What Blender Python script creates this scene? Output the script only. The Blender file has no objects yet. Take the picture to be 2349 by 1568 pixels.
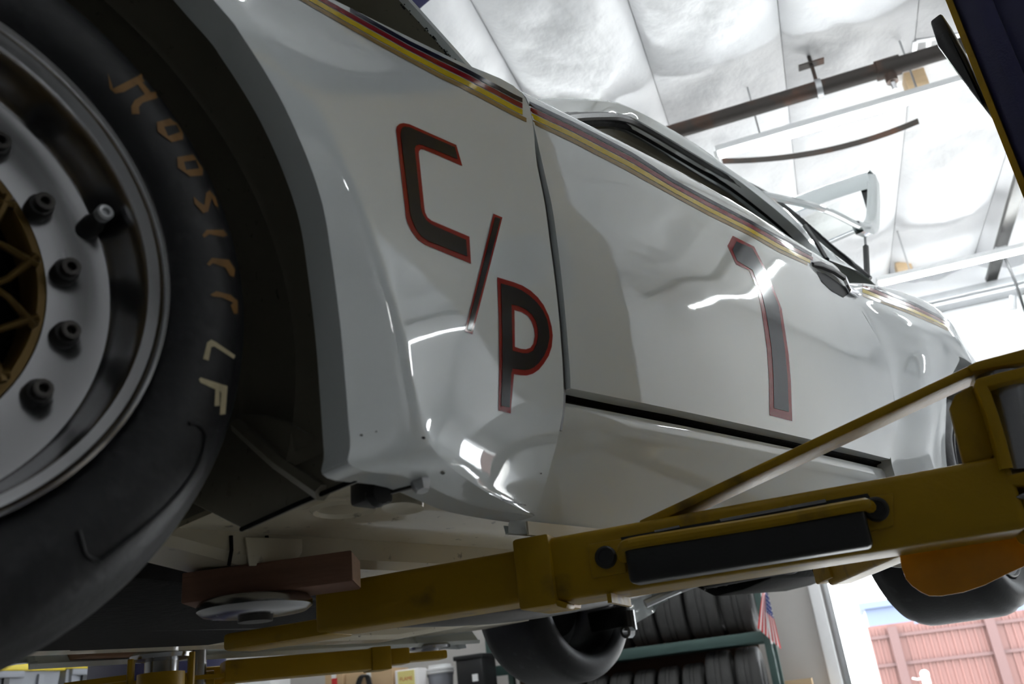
import bpy, bmesh, math, random
import numpy as np
from mathutils import Vector, Matrix
from mathutils.bvhtree import BVHTree

random.seed(7)
sc = bpy.context.scene
COL = sc.collection
H = 1.60                       # the car frame's zero (sill height) above the shop floor

# ------------------------------------------------------------------ camera
F, CX, CY = 1981.6357, 1174.5, 784.0
YAW, PITCH, ROLL = 0.86497, 0.39540, -0.11797
CAM = np.array([-0.04617, -0.57566, -0.19511])
FW = np.array([math.sin(YAW) * math.cos(PITCH), math.cos(YAW) * math.cos(PITCH), math.sin(PITCH)])
_r0 = np.array([math.cos(YAW), -math.sin(YAW), 0.0])
_u0 = np.cross(_r0, FW)
RT = math.cos(ROLL) * _r0 + math.sin(ROLL) * _u0
UP = -math.sin(ROLL) * _r0 + math.cos(ROLL) * _u0
cd = bpy.data.cameras.new('camera')
cam = bpy.data.objects.new('camera', cd)
COL.objects.link(cam)
cd.sensor_width = 36.0
cd.lens = F / 2349.0 * 36.0
cd.clip_start = 0.02
cd.clip_end = 200
m = Matrix.Identity(4)
for i in range(3):
    m[i][0], m[i][1], m[i][2] = RT[i], UP[i], -FW[i]
    m[i][3] = CAM[i] + (H if i == 2 else 0)
cam.matrix_world = m
cd.dof.use_dof = True
cd.dof.focus_distance = 1.35
cd.dof.aperture_fstop = 7.5
sc.camera = cam

# ------------------------------------------------------------------ world, sun, exposure
w = bpy.data.worlds.new('sky')
sc.world = w
w.use_nodes = True
bg = w.node_tree.nodes['Background']
bg.inputs[0].default_value = (0.89, 0.95, 1.0, 1)
bg.inputs[1].default_value = 10.5
sd = bpy.data.lights.new('sun', 'SUN')
sd.energy = 2.6
sd.angle = 0.02
sd.color = (1.0, 0.98, 0.95)
sun = bpy.data.objects.new('sun', sd)
COL.objects.link(sun)
sun.rotation_euler = Vector((-0.55, 0.35, 1.0)).to_track_quat('Z', 'Y').to_euler()
sun.location = (0, 0, 12)
sc.view_settings.view_transform = 'Standard'
sc.view_settings.look = 'None'
sc.view_settings.gamma = 1.0
sc.view_settings.use_curve_mapping = False
sc.view_settings.exposure = 0.58
LAMP = 52.0                    # radiance of the fluorescent tubes
sc.cycles.use_denoising = True
sc.cycles.max_bounces = 10
sc.cycles.diffuse_bounces = 6
sc.cycles.glossy_bounces = 5
sc.cycles.sample_clamp_indirect = 8.0

# ------------------------------------------------------------------ geometry helpers (car frame, metres)
def ray(u, v):
    return FW + RT * (u - CX) / F - UP * (v - CY) / F
def onplane(u, v, n, d):
    r = ray(u, v)
    n = np.asarray(n, float)
    return CAM + r * ((d - CAM @ n) / (r @ n))
def onY(u, v, y): return onplane(u, v, (0, 1, 0), y)
def onX(u, v, x): return onplane(u, v, (1, 0, 0), x)
def onZ(u, v, z): return onplane(u, v, (0, 0, 1), z)
WA = -1.16881                  # the building stands skewed to the car
WV = np.array([math.cos(WA), math.sin(WA), 0.0])      # along the back wall
VV = np.array([-WV[1], WV[0], 0.0])                   # towards the back wall
ZV = np.array([0, 0, 1.0])
def B(w_, v_, z_): return WV * w_ + VV * v_ + ZV * z_
def onV(u, v, d): return onplane(u, v, VV, d)
def onW(u, v, d): return onplane(u, v, WV, d)
def unit(a):
    a = np.asarray(a, float)
    return a / np.linalg.norm(a)
def lerp(a, b, t): return np.asarray(a, float) * (1 - t) + np.asarray(b, float) * t
def catmull(P, per):
    P = [np.asarray(p, float) for p in P]
    out = []
    for i in range(len(P) - 1):
        p0, p1, p2, p3 = P[max(i - 1, 0)], P[i], P[i + 1], P[min(i + 2, len(P) - 1)]
        for k in range(per):
            t = k / per
            out.append(0.5 * (2 * p1 + (p2 - p0) * t + (2 * p0 - 5 * p1 + 4 * p2 - p3) * t * t + (3 * p1 - p0 - 3 * p2 + p3) * t ** 3))
    out.append(P[-1])
    return out

class MB:
    def __init__(s):
        s.v, s.f = [], []
    def add(s, vs, fs):
        o = len(s.v)
        s.v += [tuple(float(c) for c in p) for p in vs]
        s.f += [tuple(o + i for i in q) for q in fs]
        return s
    def grid(s, rows, closed=False):
        n, k = len(rows), len(rows[0])
        vs = [p for r in rows for p in r]
        fs = []
        for i in range(n - 1):
            for j in range(k - (0 if closed else 1)):
                j2 = (j + 1) % k
                fs.append((i * k + j, i * k + j2, (i + 1) * k + j2, (i + 1) * k + j))
        return s.add(vs, fs)
    def box(s, c, sx, sy, sz, ex=(1, 0, 0), ey=(0, 1, 0), ez=(0, 0, 1)):
        c, ex, ey, ez = (np.asarray(a, float) for a in (c, ex, ey, ez))
        vs = [c + ex * sx / 2 * a + ey * sy / 2 * b + ez * sz / 2 * d for d in (-1, 1) for b in (-1, 1) for a in (-1, 1)]
        return s.add(vs, [(0, 2, 3, 1), (4, 5, 7, 6), (0, 1, 5, 4), (2, 6, 7, 3), (0, 4, 6, 2), (1, 3, 7, 5)])
    def aabb(s, a, b):
        a, b = np.asarray(a, float), np.asarray(b, float)
        return s.box((a + b) / 2, *np.abs(b - a))
    def wbox(s, w0, w1, v0, v1, z0, z1):
        return s.box(B((w0 + w1) / 2, (v0 + v1) / 2, (z0 + z1) / 2), w1 - w0, v1 - v0, z1 - z0, WV, VV, ZV)
    def beam(s, p0, p1, wd, ht, up=(0, 0, 1)):
        p0, p1 = np.asarray(p0, float), np.asarray(p1, float)
        ex = unit(p1 - p0)
        ey = unit(np.cross(up, ex))
        ez = np.cross(ex, ey)
        return s.box((p0 + p1) / 2, np.linalg.norm(p1 - p0), wd, ht, ex, ey, ez)
    def prism(s, poly, vec):
        poly = [np.asarray(p, float) for p in poly]
        n = len(poly)
        vs = poly + [p + np.asarray(vec, float) for p in poly]
        fs = [tuple(range(n - 1, -1, -1)), tuple(range(n, 2 * n))] + [(i, (i + 1) % n, (i + 1) % n + n, i + n) for i in range(n)]
        return s.add(vs, fs)
    def tube(s, path, r, n=10, cap=True):
        path = [np.asarray(p, float) for p in path]
        rows = []
        ref = None
        for i, p in enumerate(path):
            t = unit(path[min(i + 1, len(path) - 1)] - path[max(i - 1, 0)])
            if ref is None:
                ref = np.array([0, 0, 1.0]) if abs(t[2]) < 0.9 else np.array([1.0, 0, 0])
            a = unit(np.cross(t, ref)); b = np.cross(t, a); ref = np.cross(a, t) if False else ref
            rr = r[i] if isinstance(r, (list, tuple)) else r
            rows.append([p + rr * (math.cos(2 * math.pi * k / n) * a + math.sin(2 * math.pi * k / n) * b) for k in range(n)])
        o = len(s.v)
        s.grid(rows, True)
        if cap:
            s.f.append(tuple(o + k for k in range(n - 1, -1, -1)))
            o2 = o + n * (len(rows) - 1)
            s.f.append(tuple(o2 + k for k in range(n)))
        return s
    def lathe(s, prof, c, n=64, axis=(0, 1, 0), e1=(1, 0, 0), a0=0, a1=2 * math.pi, close=False):
        c, ax, e1 = np.asarray(c, float), unit(axis), unit(e1)
        e2 = np.cross(e1, ax)
        full = abs(a1 - a0 - 2 * math.pi) < 1e-6
        prof = list(prof) + ([prof[0]] if close else [])
        cols = n if full else n + 1
        rows = [[c + ax * y + r * (math.cos(a0 + (a1 - a0) * k / n) * e1 + math.sin(a0 + (a1 - a0) * k / n) * e2) for k in range(cols)] for r, y in prof]
        return s.grid(rows, full)
    def disc(s, c, r, axis, e1, n=32):
        c, ax, e1 = np.asarray(c, float), unit(axis), unit(e1)
        e2 = np.cross(e1, ax)
        vs = [c + r * (math.cos(2 * math.pi * k / n) * e1 + math.sin(2 * math.pi * k / n) * e2) for k in range(n)]
        return s.add(vs, [tuple(range(n))])
    def bm(s, bevel=0, seg=2, ang=35, fixn=True):
        bm = bmesh.new()
        vs = [bm.verts.new(p) for p in s.v]
        for q in s.f:
            try:
                bm.faces.new([vs[i] for i in q])
            except ValueError:
                pass
        bmesh.ops.remove_doubles(bm, verts=bm.verts, dist=1e-6)
        if fixn:
            bmesh.ops.recalc_face_normals(bm, faces=bm.faces)
        if bevel:
            es = [e for e in bm.edges if len(e.link_faces) == 2 and e.calc_face_angle(0) > 0.6]
            bmesh.ops.bevel(bm, geom=es, offset=bevel, segments=seg, affect='EDGES', profile=0.5)
        for f in bm.faces:
            f.smooth = True
        for e in bm.edges:
            if len(e.link_faces) == 2 and e.calc_face_angle(0) > math.radians(ang):
                e.smooth = False
        return bm

ROOT = {}
def root(name, label, cat, loc, group=None):
    o = bpy.data.objects.new(name, None)
    COL.objects.link(o)
    L = Vector((float(loc[0]), float(loc[1]), float(loc[2]) + H))
    o.location = L
    o.empty_display_size = 0.1
    ROOT[o] = L
    return tag(o, label, cat, group)
def tag(o, label, cat=None, group=None, kind=None):
    if label: o['label'] = label
    if cat: o['category'] = cat
    if group: o['group'] = group
    if kind: o['kind'] = kind
    return o
def put(name, mb, mat, parent=None, bevel=0, seg=2, ang=35, fixn=True, label=None):
    bm = mb.bm(bevel, seg, ang, fixn) if isinstance(mb, MB) else mb
    L = ROOT[parent] if parent is not None else None
    if L is None:                      # stand the origin at the base of the thing
        cs = [v.co for v in bm.verts]
        L = Vector((sum(c.x for c in cs) / len(cs), sum(c.y for c in cs) / len(cs), min(c.z for c in cs) + H))
    for v in bm.verts:
        v.co += Vector((0, 0, H)) - L
    me = bpy.data.meshes.new(name)
    bm.to_mesh(me)
    bm.free()
    me.materials.append(mat)
    o = bpy.data.objects.new(name, me)
    COL.objects.link(o)
    if parent is not None:
        o.parent = parent
        ROOT[o] = L
    else:
        o.location = L
        ROOT[o] = L
    if label: o['label'] = label
    return o
def struct(name, mb, mat, parent=None, **k):
    o = put(name, mb, mat, parent, **k)
    if parent is None:
        o['kind'] = 'structure'
    return o
def copy_tree(o, parent=None):
    c = o.copy()
    COL.objects.link(c)
    if parent is not None: c.parent = parent
    for ch in list(o.children): copy_tree(ch, c)
    return c

# ------------------------------------------------------------------ materials
MATS = {}
def mat(name, col, rough=0.5, metal=0.0, coat=0.0, bump=0.0, bscale=30.0, var=0.0, vscale=8.0, dirt=None, dscale=6.0, damt=0.5, emit=0.0, trans=0.0, spec=0.5, rvar=0.0, stretch=None):
    if name in MATS: return MATS[name]
    M = bpy.data.materials.new(name)
    M.use_nodes = True
    nt = M.node_tree
    p = nt.nodes['Principled BSDF']
    p.inputs['Base Color'].default_value = (*col, 1)
    p.inputs['Roughness'].default_value = rough
    p.inputs['Metallic'].default_value = metal
    p.inputs['Coat Weight'].default_value = coat
    p.inputs['Coat Roughness'].default_value = 0.04
    p.inputs['Specular IOR Level'].default_value = spec
    p.inputs['Transmission Weight'].default_value = trans
    if emit:
        p.inputs['Emission Color'].default_value = (*col, 1)
        p.inputs['Emission Strength'].default_value = emit
    tc = nt.nodes.new('ShaderNodeTexCoord')
    src = tc.outputs['Object']
    if stretch:
        mp = nt.nodes.new('ShaderNodeMapping')
        mp.inputs['Scale'].default_value = stretch
        nt.links.new(src, mp.inputs[0])
        src = mp.outputs[0]
    def noise(scale, detail=4):
        n = nt.nodes.new('ShaderNodeTexNoise')
        n.inputs['Scale'].default_value = scale
        n.inputs['Detail'].default_value = detail
        nt.links.new(src, n.inputs['Vector'])
        return n
    cur = None
    if var:
        n = noise(vscale, 6)
        mx = nt.nodes.new('ShaderNodeMix'); mx.data_type = 'RGBA'
        mx.inputs['A'].default_value = (*[c * (1 - var) for c in col], 1)
        mx.inputs['B'].default_value = (*[min(1, c * (1 + var)) for c in col], 1)
        nt.links.new(n.outputs['Fac'], mx.inputs['Factor'])
        cur = mx.outputs['Result']
    if dirt:
        n = noise(dscale, 8)
        rp = nt.nodes.new('ShaderNodeValToRGB')
        rp.color_ramp.elements[0].position = 0.66 - 0.25 * damt
        rp.color_ramp.elements[0].color = (0, 0, 0, 1)
        rp.color_ramp.elements[1].position = 0.78 - 0.15 * damt
        nt.links.new(n.outputs['Fac'], rp.inputs[0])
        mx = nt.nodes.new('ShaderNodeMix'); mx.data_type = 'RGBA'
        if cur: nt.links.new(cur, mx.inputs['A'])
        else: mx.inputs['A'].default_value = (*col, 1)
        mx.inputs['B'].default_value = (*dirt, 1)
        nt.links.new(rp.outputs[0], mx.inputs['Factor'])
        cur = mx.outputs['Result']
    if cur: nt.links.new(cur, p.inputs['Base Color'])
    if rvar:
        n = noise(vscale * 1.7, 5)
        mr = nt.nodes.new('ShaderNodeMapRange')
        mr.inputs['To Min'].default_value = max(0.02, rough - rvar)
        mr.inputs['To Max'].default_value = min(1, rough + rvar)
        nt.links.new(n.outputs['Fac'], mr.inputs['Value'])
        nt.links.new(mr.outputs[0], p.inputs['Roughness'])
    if bump:
        n = noise(bscale, 4)
        bp = nt.nodes.new('ShaderNodeBump')
        bp.inputs['Strength'].default_value = 1.0
        bp.inputs['Distance'].default_value = bump
        nt.links.new(n.outputs['Fac'], bp.inputs['Height'])
        nt.links.new(bp.outputs[0], p.inputs['Normal'])
        if coat: nt.links.new(bp.outputs[0], p.inputs['Coat Normal'])
    MATS[name] = M
    return M

paint = mat('white_paint', (0.715, 0.755, 0.755), 0.035, bump=0.0004, bscale=5.0, rvar=0.012, spec=0.55)
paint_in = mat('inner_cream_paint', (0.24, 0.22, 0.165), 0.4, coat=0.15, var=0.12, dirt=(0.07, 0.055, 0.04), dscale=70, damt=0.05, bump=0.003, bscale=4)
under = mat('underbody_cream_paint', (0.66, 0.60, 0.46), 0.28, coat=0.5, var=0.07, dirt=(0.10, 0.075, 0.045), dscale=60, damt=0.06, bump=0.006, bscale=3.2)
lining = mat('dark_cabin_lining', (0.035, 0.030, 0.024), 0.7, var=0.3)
jamb = mat('shaded_dirty_jamb', (0.055, 0.052, 0.045), 0.6, var=0.3, dirt=(0.03, 0.028, 0.024), dscale=40, damt=0.7)  # base colour darkened for the shade in the door gaps, plus dirt
black = mat('black_satin', (0.012, 0.012, 0.013), 0.45, var=0.2)
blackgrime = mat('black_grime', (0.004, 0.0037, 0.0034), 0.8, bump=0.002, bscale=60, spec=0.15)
rubber = mat('tyre_rubber', (0.011, 0.011, 0.013), 0.5, var=0.3, vscale=14, bump=0.0005, bscale=140, rvar=0.06, spec=0.35, dirt=(0.028, 0.028, 0.032), dscale=30, damt=0.25)
rubber2 = mat('old_tyre_rubber', (0.035, 0.034, 0.033), 0.75, var=0.35, vscale=10, bump=0.003, bscale=60)
bumper = mat('black_rubber_pad', (0.013, 0.013, 0.014), 0.33, bump=0.0003, bscale=300)
alu = mat('spun_aluminium', (0.52, 0.52, 0.53), 0.22, metal=1.0, var=0.08, vscale=12, rvar=0.04)
aludark = mat('dark_aluminium', (0.10, 0.10, 0.10), 0.4, metal=0.8, var=0.2)  # darker than the aluminium of the near front rim
steel = mat('bright_steel', (0.36, 0.36, 0.37), 0.25, metal=1.0, var=0.12, vscale=25, rvar=0.06)
chrome = mat('chrome', (0.8, 0.8, 0.82), 0.08, metal=1.0)
darksteel = mat('dark_steel', (0.07, 0.065, 0.06), 0.42, metal=0.7, var=0.3, vscale=30)
boltm = mat('oily_bolt', (0.035, 0.034, 0.033), 0.4, metal=0.4, var=0.3)
rust = mat('rusty_pipe', (0.055, 0.047, 0.042), 0.65, metal=0.3, var=0.3, vscale=6, dirt=(0.11, 0.055, 0.035), dscale=5, damt=0.6)
galv = mat('galvanised', (0.5, 0.51, 0.52), 0.4, metal=0.8, var=0.15)
gold = mat('gold_spokes', (0.14, 0.085, 0.02), 0.4, metal=0.55, var=0.3, vscale=40)
yellow = mat('lift_yellow', (0.36, 0.215, 0.003), 0.42, spec=0.3, var=0.10, vscale=7, dirt=(0.16, 0.095, 0.012), dscale=16, damt=0.28, bump=0.0006, bscale=120, rvar=0.08)
orange = mat('lift_bounce_orange', (0.72, 0.30, 0.008), 0.32, var=0.3, vscale=22)  # yellow lift paint with the orange of bounced light put into the colour
blue = mat('lift_blue', (0.018, 0.018, 0.085), 0.42, var=0.12, bump=0.0004, bscale=260)
wood = mat('fir_block', (0.19, 0.095, 0.06), 0.75, var=0.35, vscale=7, stretch=(1, 1, 9), bump=0.001, bscale=40)
woodend = mat('fir_end_grain_lit', (0.78, 0.55, 0.42), 0.8, var=0.25, vscale=30, stretch=(1, 1, 3))  # door light on the end face is put into this bright colour
board = mat('paler_board', (0.33, 0.19, 0.12), 0.75, var=0.3, vscale=7, stretch=(1, 1, 9))  # paler brown than the near block
pine = mat('pine_block', (0.55, 0.40, 0.24), 0.7, var=0.2, vscale=5, stretch=(1, 1, 6))
card = mat('cardboard', (0.48, 0.33, 0.19), 0.8, var=0.12, vscale=6)
insul = mat('white_insulation', (0.88, 0.88, 0.895), 0.5, bump=0.022, bscale=5.0, var=0.015, vscale=2)
wallw = mat('white_wall', (0.80, 0.80, 0.81), 0.6, var=0.03)
wallg = mat('grey_wall', (0.50, 0.48, 0.46), 0.7, var=0.05, vscale=2)
walld = mat('dark_grey_wall', (0.13, 0.13, 0.13), 0.7, var=0.15, vscale=1.5)
concrete = mat('concrete', (0.22, 0.217, 0.21), 0.5, var=0.2, vscale=2.5, bump=0.002, bscale=30)
conc_out = mat('outdoor_concrete', (0.5, 0.48, 0.45), 0.8, var=0.1)
tube_m = mat('fluorescent_glow', (0.93, 0.985, 1.0), 0.5, emit=LAMP)
housing = mat('lamp_enamel', (0.85, 0.86, 0.86), 0.35)
dblack = mat('decal_black', (0.006, 0.007, 0.014), 0.1, spec=0.16)
dred = mat('decal_red', (0.27, 0.012, 0.012), 0.1, spec=0.16)
sblack = mat('stripe_navy', (0.010, 0.012, 0.030), 0.1, spec=0.16)
sred = mat('stripe_red', (0.23, 0.010, 0.016), 0.1, spec=0.16)
syel = mat('stripe_yellow', (0.64, 0.47, 0.02), 0.1, spec=0.16)
stan = mat('stripe_tan', (0.34, 0.23, 0.09), 0.1, spec=0.16)
tyreink = mat('tyre_ink', (0.22, 0.105, 0.018), 0.6, var=0.35, vscale=60)
chalk = mat('chalk_mark', (0.55, 0.47, 0.30), 0.9, var=0.4, vscale=90)
glass = bpy.data.materials.new('thin_glass')
glass.use_nodes = True
_nt = glass.node_tree
_nt.nodes.remove(_nt.nodes['Principled BSDF'])
_tr, _gl, _mx, _fr = (_nt.nodes.new('ShaderNode' + q) for q in ('BsdfTransparent', 'BsdfGlossy', 'MixShader', 'Fresnel'))
_tr.inputs[0].default_value = (0.93, 0.95, 0.94, 1)
_gl.inputs['Roughness'].default_value = 0.02
_fr.inputs[0].default_value = 1.06
_nt.links.new(_fr.outputs[0], _mx.inputs[0]); _nt.links.new(_tr.outputs[0], _mx.inputs[1]); _nt.links.new(_gl.outputs[0], _mx.inputs[2])
_nt.links.new(_mx.outputs[0], _nt.nodes['Material Output'].inputs[0])
redsid = mat('red_siding', (0.076, 0.028, 0.022), 0.55, var=0.10, vscale=1.2, stretch=(2, 2, 0.25))
redtrim = mat('red_trim', (0.048, 0.020, 0.018), 0.6)
bluesid = mat('blue_siding', (0.046, 0.062, 0.105), 0.6, var=0.06)
white_pl = mat('white_plastic', (0.8, 0.8, 0.8), 0.4)
greenst = mat('green_rack_steel', (0.040, 0.075, 0.068), 0.5, metal=0.2, var=0.1)
totegrey = mat('tote_grey', (0.24, 0.25, 0.28), 0.5, var=0.1)
totelid = mat('tote_yellow_lid', (0.75, 0.58, 0.04), 0.45)
brownboard = mat('brown_board', (0.11, 0.06, 0.035), 0.8, var=0.2)
flagred = mat('flag_red', (0.62, 0.03, 0.03), 0.8)
flagwhite = mat('flag_white', (0.85, 0.82, 0.82), 0.8)
flagblue = mat('flag_blue', (0.05, 0.08, 0.32), 0.8)
cardyellow = mat('card_yellow', (0.75, 0.66, 0.25), 0.7)
redlabel = mat('red_print', (0.5, 0.02, 0.02), 0.6)
handle_in = mat('handle_cup', (0.006, 0.006, 0.007), 0.6, spec=0.2)

# ------------------------------------------------------------------ room shell
CEIL = 3.45
W0, W1, V0, V1 = -5.6, 6.2, -5.0, 8.95
DW0, DW1, DTOP = 0.50, 5.2, 1.55         # bay door opening in the back wall
struct('floor', MB().wbox(W0, W1, V0, V1, -H - 0.1, -H), concrete)
struct('floor_outside', MB().wbox(-30, 40, V1, 60, -H - 0.12, -H - 0.02), conc_out)
mbw = MB().wbox(W0, DW0, V1, V1 + 0.2, -H, 1.25).wbox(DW1, W1, V1, V1 + 0.2, -H, 1.25)
wall_back = struct('wall_back', mbw, wallg)
struct('wall_panel', MB().wbox(W0, DW0, V1, V1 + 0.2, 1.25, CEIL + 0.2).wbox(DW1, W1, V1, V1 + 0.2, 1.25, CEIL + 0.2).wbox(DW0, DW1, V1, V1 + 0.2, DTOP, CEIL + 0.2), wallw, wall_back)
struct('wall_front', MB().wbox(W0, W1, V0 - 0.2, V0, -H, CEIL + 0.2), walld)
struct('wall_left', MB().wbox(W0 - 0.2, W0, V0, V1, -H, CEIL + 0.2), wallg)
wr_ = struct('wall_right', MB().wbox(W1, W1 + 0.2, V0, V1, -H, 1.2), walld)
struct('wall_panel', MB().wbox(W1, W1 + 0.2, V0, V1, 1.2, CEIL + 0.2), insul, wr_)
# jamb posts and channel of the bay door
for i, (a, b, c, d, mt) in enumerate(((DW0 - 0.16, DW0 - 0.05, V1 - 0.10, V1, wallw), (DW0 - 0.02, DW0 + 0.03, V1 - 0.06, V1 + 0.25, galv), (DW1, DW1 + 0.15, V1 - 0.1, V1, wallw))):
    struct('trim_%d' % (i + 1), MB().wbox(a, b, c, d, -H, DTOP + 0.05), mt, bevel=0.008)
struct('trim_4', MB().wbox(W0, W1, V1 - 0.22, V1 - 0.02, 3.02, 3.16).wbox(W0, W1, V1 - 0.30, V1 - 0.22, 3.05, 3.07), galv, bevel=0.006)

# ceiling: roof deck with a sagging blanket of white insulation, one panel for each bay between seams
ceil = struct('ceiling', MB().wbox(W0 - 0.2, W1 + 0.2, V0 - 0.2, V1 + 0.2, CEIL + 0.12, CEIL + 0.3), wallw)
seams = [-0.62 + 0.825 * k for k in range(-6, 9)]
purlins = [V0 - 0.1 + 1.62 * k for k in range(0, 10)]
rs = np.random.RandomState(3)
for a, b in zip(seams[:-1], seams[1:]):
    rows = []
    ph = rs.rand(6) * 6.28
    nv = 120
    for i in range(nv + 1):
        v_ = V0 + (V1 - V0) * i / nv
        q = min(range(len(purlins)), key=lambda k: abs(purlins[k] - v_))
        dp = abs(v_ - purlins[q])
        sagv = 1 - math.exp(-(dp / 0.22) ** 2)
        row = []
        for j in range(15):
            t = j / 14
            sag = (4 * t * (1 - t)) ** 0.55
            fold = 0.018 * math.sin(7 * v_ + 9 * t + ph[0]) * math.sin(3.1 * v_ + ph[1]) + 0.012 * math.sin(19 * v_ + 5 * math.sin(6 * t + ph[2]) + ph[3]) * (0.3 + sag)
            z = CEIL + 0.06 - (0.02 + 0.13 * sag * (0.35 + 0.65 * sagv) * (0.8 + 0.4 * math.sin(1.3 * v_ + ph[4]))) + fold * sag
            row.append(B(a + 0.002 + (b - a - 0.004) * t, v_, z))
        rows.append(row)
    struct('insulation_panel', MB().grid(rows), insul, ceil, ang=80)
# dark tear along a seam of the blanket over the near lamp
tear = []
for k in range(14):
    t = k / 13 * .74 + .03
    p = onZ(1640 + 610 * t, 376 - 42 * t - 118 * t ** 2 - (16 * math.sin(math.pi * t)) * -1, 3.30)
    tear.append((p, 0.002 + 0.008 * math.sin(math.pi * (t - .03) / .74) ** 1.2 * (1.35 - t)))
struct('insulation_gap', MB().grid([[p + VV * h_ + ZV * .01, p - VV * h_, p - VV * h_ + ZV * 0.05] for p, h_ in tear]), rust, ceil)

# ------------------------------------------------------------------ outdoors
def outside():
    rb = root('red_building', 'salmon red metal sided building seen through the bay door', 'building', B(6, 21, -H))
    Vd = 20.0
    left = onV(1992, 1450, Vd); t1 = onV(1990, 1437, Vd); t2 = onV(2096, 1424, Vd)
    wl = float(left @ WV)
    wm = float(t2 @ WV)
    z1, z2 = float(t1[2]), float(onV(2100, 1430, Vd)[2])
    rows = []
    put('siding', MB().wbox(wl, 24, Vd, Vd + 6, -H, z2), redsid, rb)
    put('raised_siding', MB().wbox(wl, wm, Vd, Vd + 6, z2, z1), redsid, rb)
    mbr = MB()
    k = wl
    while k < 14:
        mbr.wbox(k, k + 0.035, Vd - 0.03, Vd, -H, z2)
        k += 0.14
    tag(put('siding_ribs', mbr, redsid, rb), None, None, None, 'stuff')
    for (u, v) in ((2060, 1456), (2180, 1508)):
        z = float(onV(u, v, Vd)[2])
        put('rail', MB().wbox(wl, 24, Vd - 0.07, Vd - 0.01, z - 0.03, z + 0.03), redtrim, rb)
    for u, v in ((2061, 1500), (2290, 1496), (2520, 1460)):
        ww = float(onV(u, v, Vd) @ WV)
        put('downpipe', MB().wbox(ww - 0.09, ww + 0.09, Vd - 0.16, Vd - 0.03, -H, z2), redtrim, rb)
    bb = root('blue_building', 'pale blue corrugated building rising behind the red one', 'building', B(6, 40, -H))
    Vb = 38.0
    wb = float(onV(1984, 1400, Vb) @ WV)
    zb = float(onV(2050, 1388, Vb)[2])
    put('siding', MB().wbox(wb, wb + 14, Vb, Vb + 5, -H, zb), bluesid, bb)
    put('roof_edge', MB().wbox(wb - 0.2, wb + 14.2, Vb - 0.2, Vb + 5, zb, zb + 0.25), bluesid, bb)
    pp = root('white_pole', 'slim white pole standing in front of the red building', 'pole', onV(2125, 1568, 13.0) * [1, 1, 0] - ZV * H)
    b0, b1 = onV(2131, 1580, 13.0), onV(2121, 1546, 13.0)
    put('shaft', MB().tube([b1 * [1, 1, 0] - ZV * H, b1], 0.05, 12), white_pl, pp)
    put('cap', MB().lathe([(0.055, -0.02), (0.055, 0.02), (0.03, 0.05), (0.0, 0.055)], b1, 12, axis=(0, 0, 1)), white_pl, pp)
    put('hook', MB().tube([b1 - ZV * 0.04, b1 - WV * 0.10 - ZV * 0.05, b1 - WV * 0.16 - ZV * 0.03], 0.012, 6), galv, pp)
outside()

# ------------------------------------------------------------------ the car
YC = 0.81                                   # centre plane of the car
car = root('race_car', 'white race car with C/P and 1 decals raised on the yellow lift arms', 'car', (1.2, YC, -0.2))
SEC_Z = [-0.02, 0.004, 0.03, 0.06, 0.095, 0.135, 0.16, 0.21, 0.27, 0.33, 0.386, 0.447, 0.505, 0.56, 0.60]
SEC_Y = [0.090, 0.074, 0.058, 0.039, 0.020, 0.007, 0.004, 0.000, -0.0035, -0.0055, -0.0060, -0.001, 0.0035, 0.008, 0.014]
ZB_X = [-0.8, 0.0, 0.4, 0.52, 0.61, 0.72, 0.92, 1.18, 1.42, 1.62, 1.92, 2.33, 2.7, 3.2]
ZB_Z = [0.46, 0.540, 0.560, 0.573, 0.580, 0.588, 0.606, 0.629, 0.645, 0.650, 0.660, 0.690, 0.676, 0.61]
def zbelt(x): return float(np.interp(x, ZB_X, ZB_Z))
def base(x, z):
    y = float(np.interp(z, SEC_Z, SEC_Y))
    y = (y + float(np.interp(z - 0.012, SEC_Z, SEC_Y)) + float(np.interp(z + 0.012, SEC_Z, SEC_Y))) / 3
    d = z - (zbelt(x) - 0.03)
    if d > 0: y += 9.0 * d * d
    y += 0.02 * ((min(x, 1.72) - 1.25) / 0.9) ** 2 - 0.007
    y -= 0.050 * math.exp(-((x - 2.45) / 0.33) ** 2) * max(0.0, min(1.0, (z - .25) / .2))
    if x < 0.2: y += 0.10 * ((0.2 - x) / 1.0) ** 2
    if x > 2.3: y += 0.07 * ((x - 2.3) / 0.9) ** 2
    return y
def gapx(z): return 0.72
def tab(px, f): return [f(*p) for p in px]

# ---- front fender: strips fanned from arch lip (L) over flare crease (K) to the panel edge (O)
GAPPX = [(1227, 1182), (1245, 1130), (1265, 1060), (1285, 980), (1293, 900), (1285, 760), (1275, 660), (1262, 560), (1250, 470), (1232, 380), (1200, 217)]
LPX = [(1226, 1184, .073), (1082, 1156, .040), (945, 1096, -.015), (811, 1071, -.043), (803, 1010, -.043), (790, 850, -.043), (780, 740, -.043), (762, 600, -.043), (740, 470, -.043), (700, 350, -.043), (640, 220, -.043), (560, 90, -.043), (490, 0, -.043)]
KPX = [(1225, 1181, .072), (1132, 1137, .030), (1078, 1103, -.002), (1005, 1043, -.038), (964, 968, -.048), (930, 815, -.048), (905, 720, -.047), (862, 590, -.045), (815, 455, -.043), (765, 345, -.040), (695, 225, -.037), (605, 85, -.034), (530, -10, -.031)]
Lk = [onY(*p) for p in LPX]
Kk = [onY(*p) for p in KPX]
Ok = []
for i, p in enumerate(GAPPX):
    q = onX(p[0], p[1], 0.715)
    Ok.append(q)
for x in (0.60, 0.48):
    Ok.append(np.array([x, base(x, zbelt(x) - 0.012), zbelt(x) - 0.012]))
AC = (0.03, 0.15)
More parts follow.
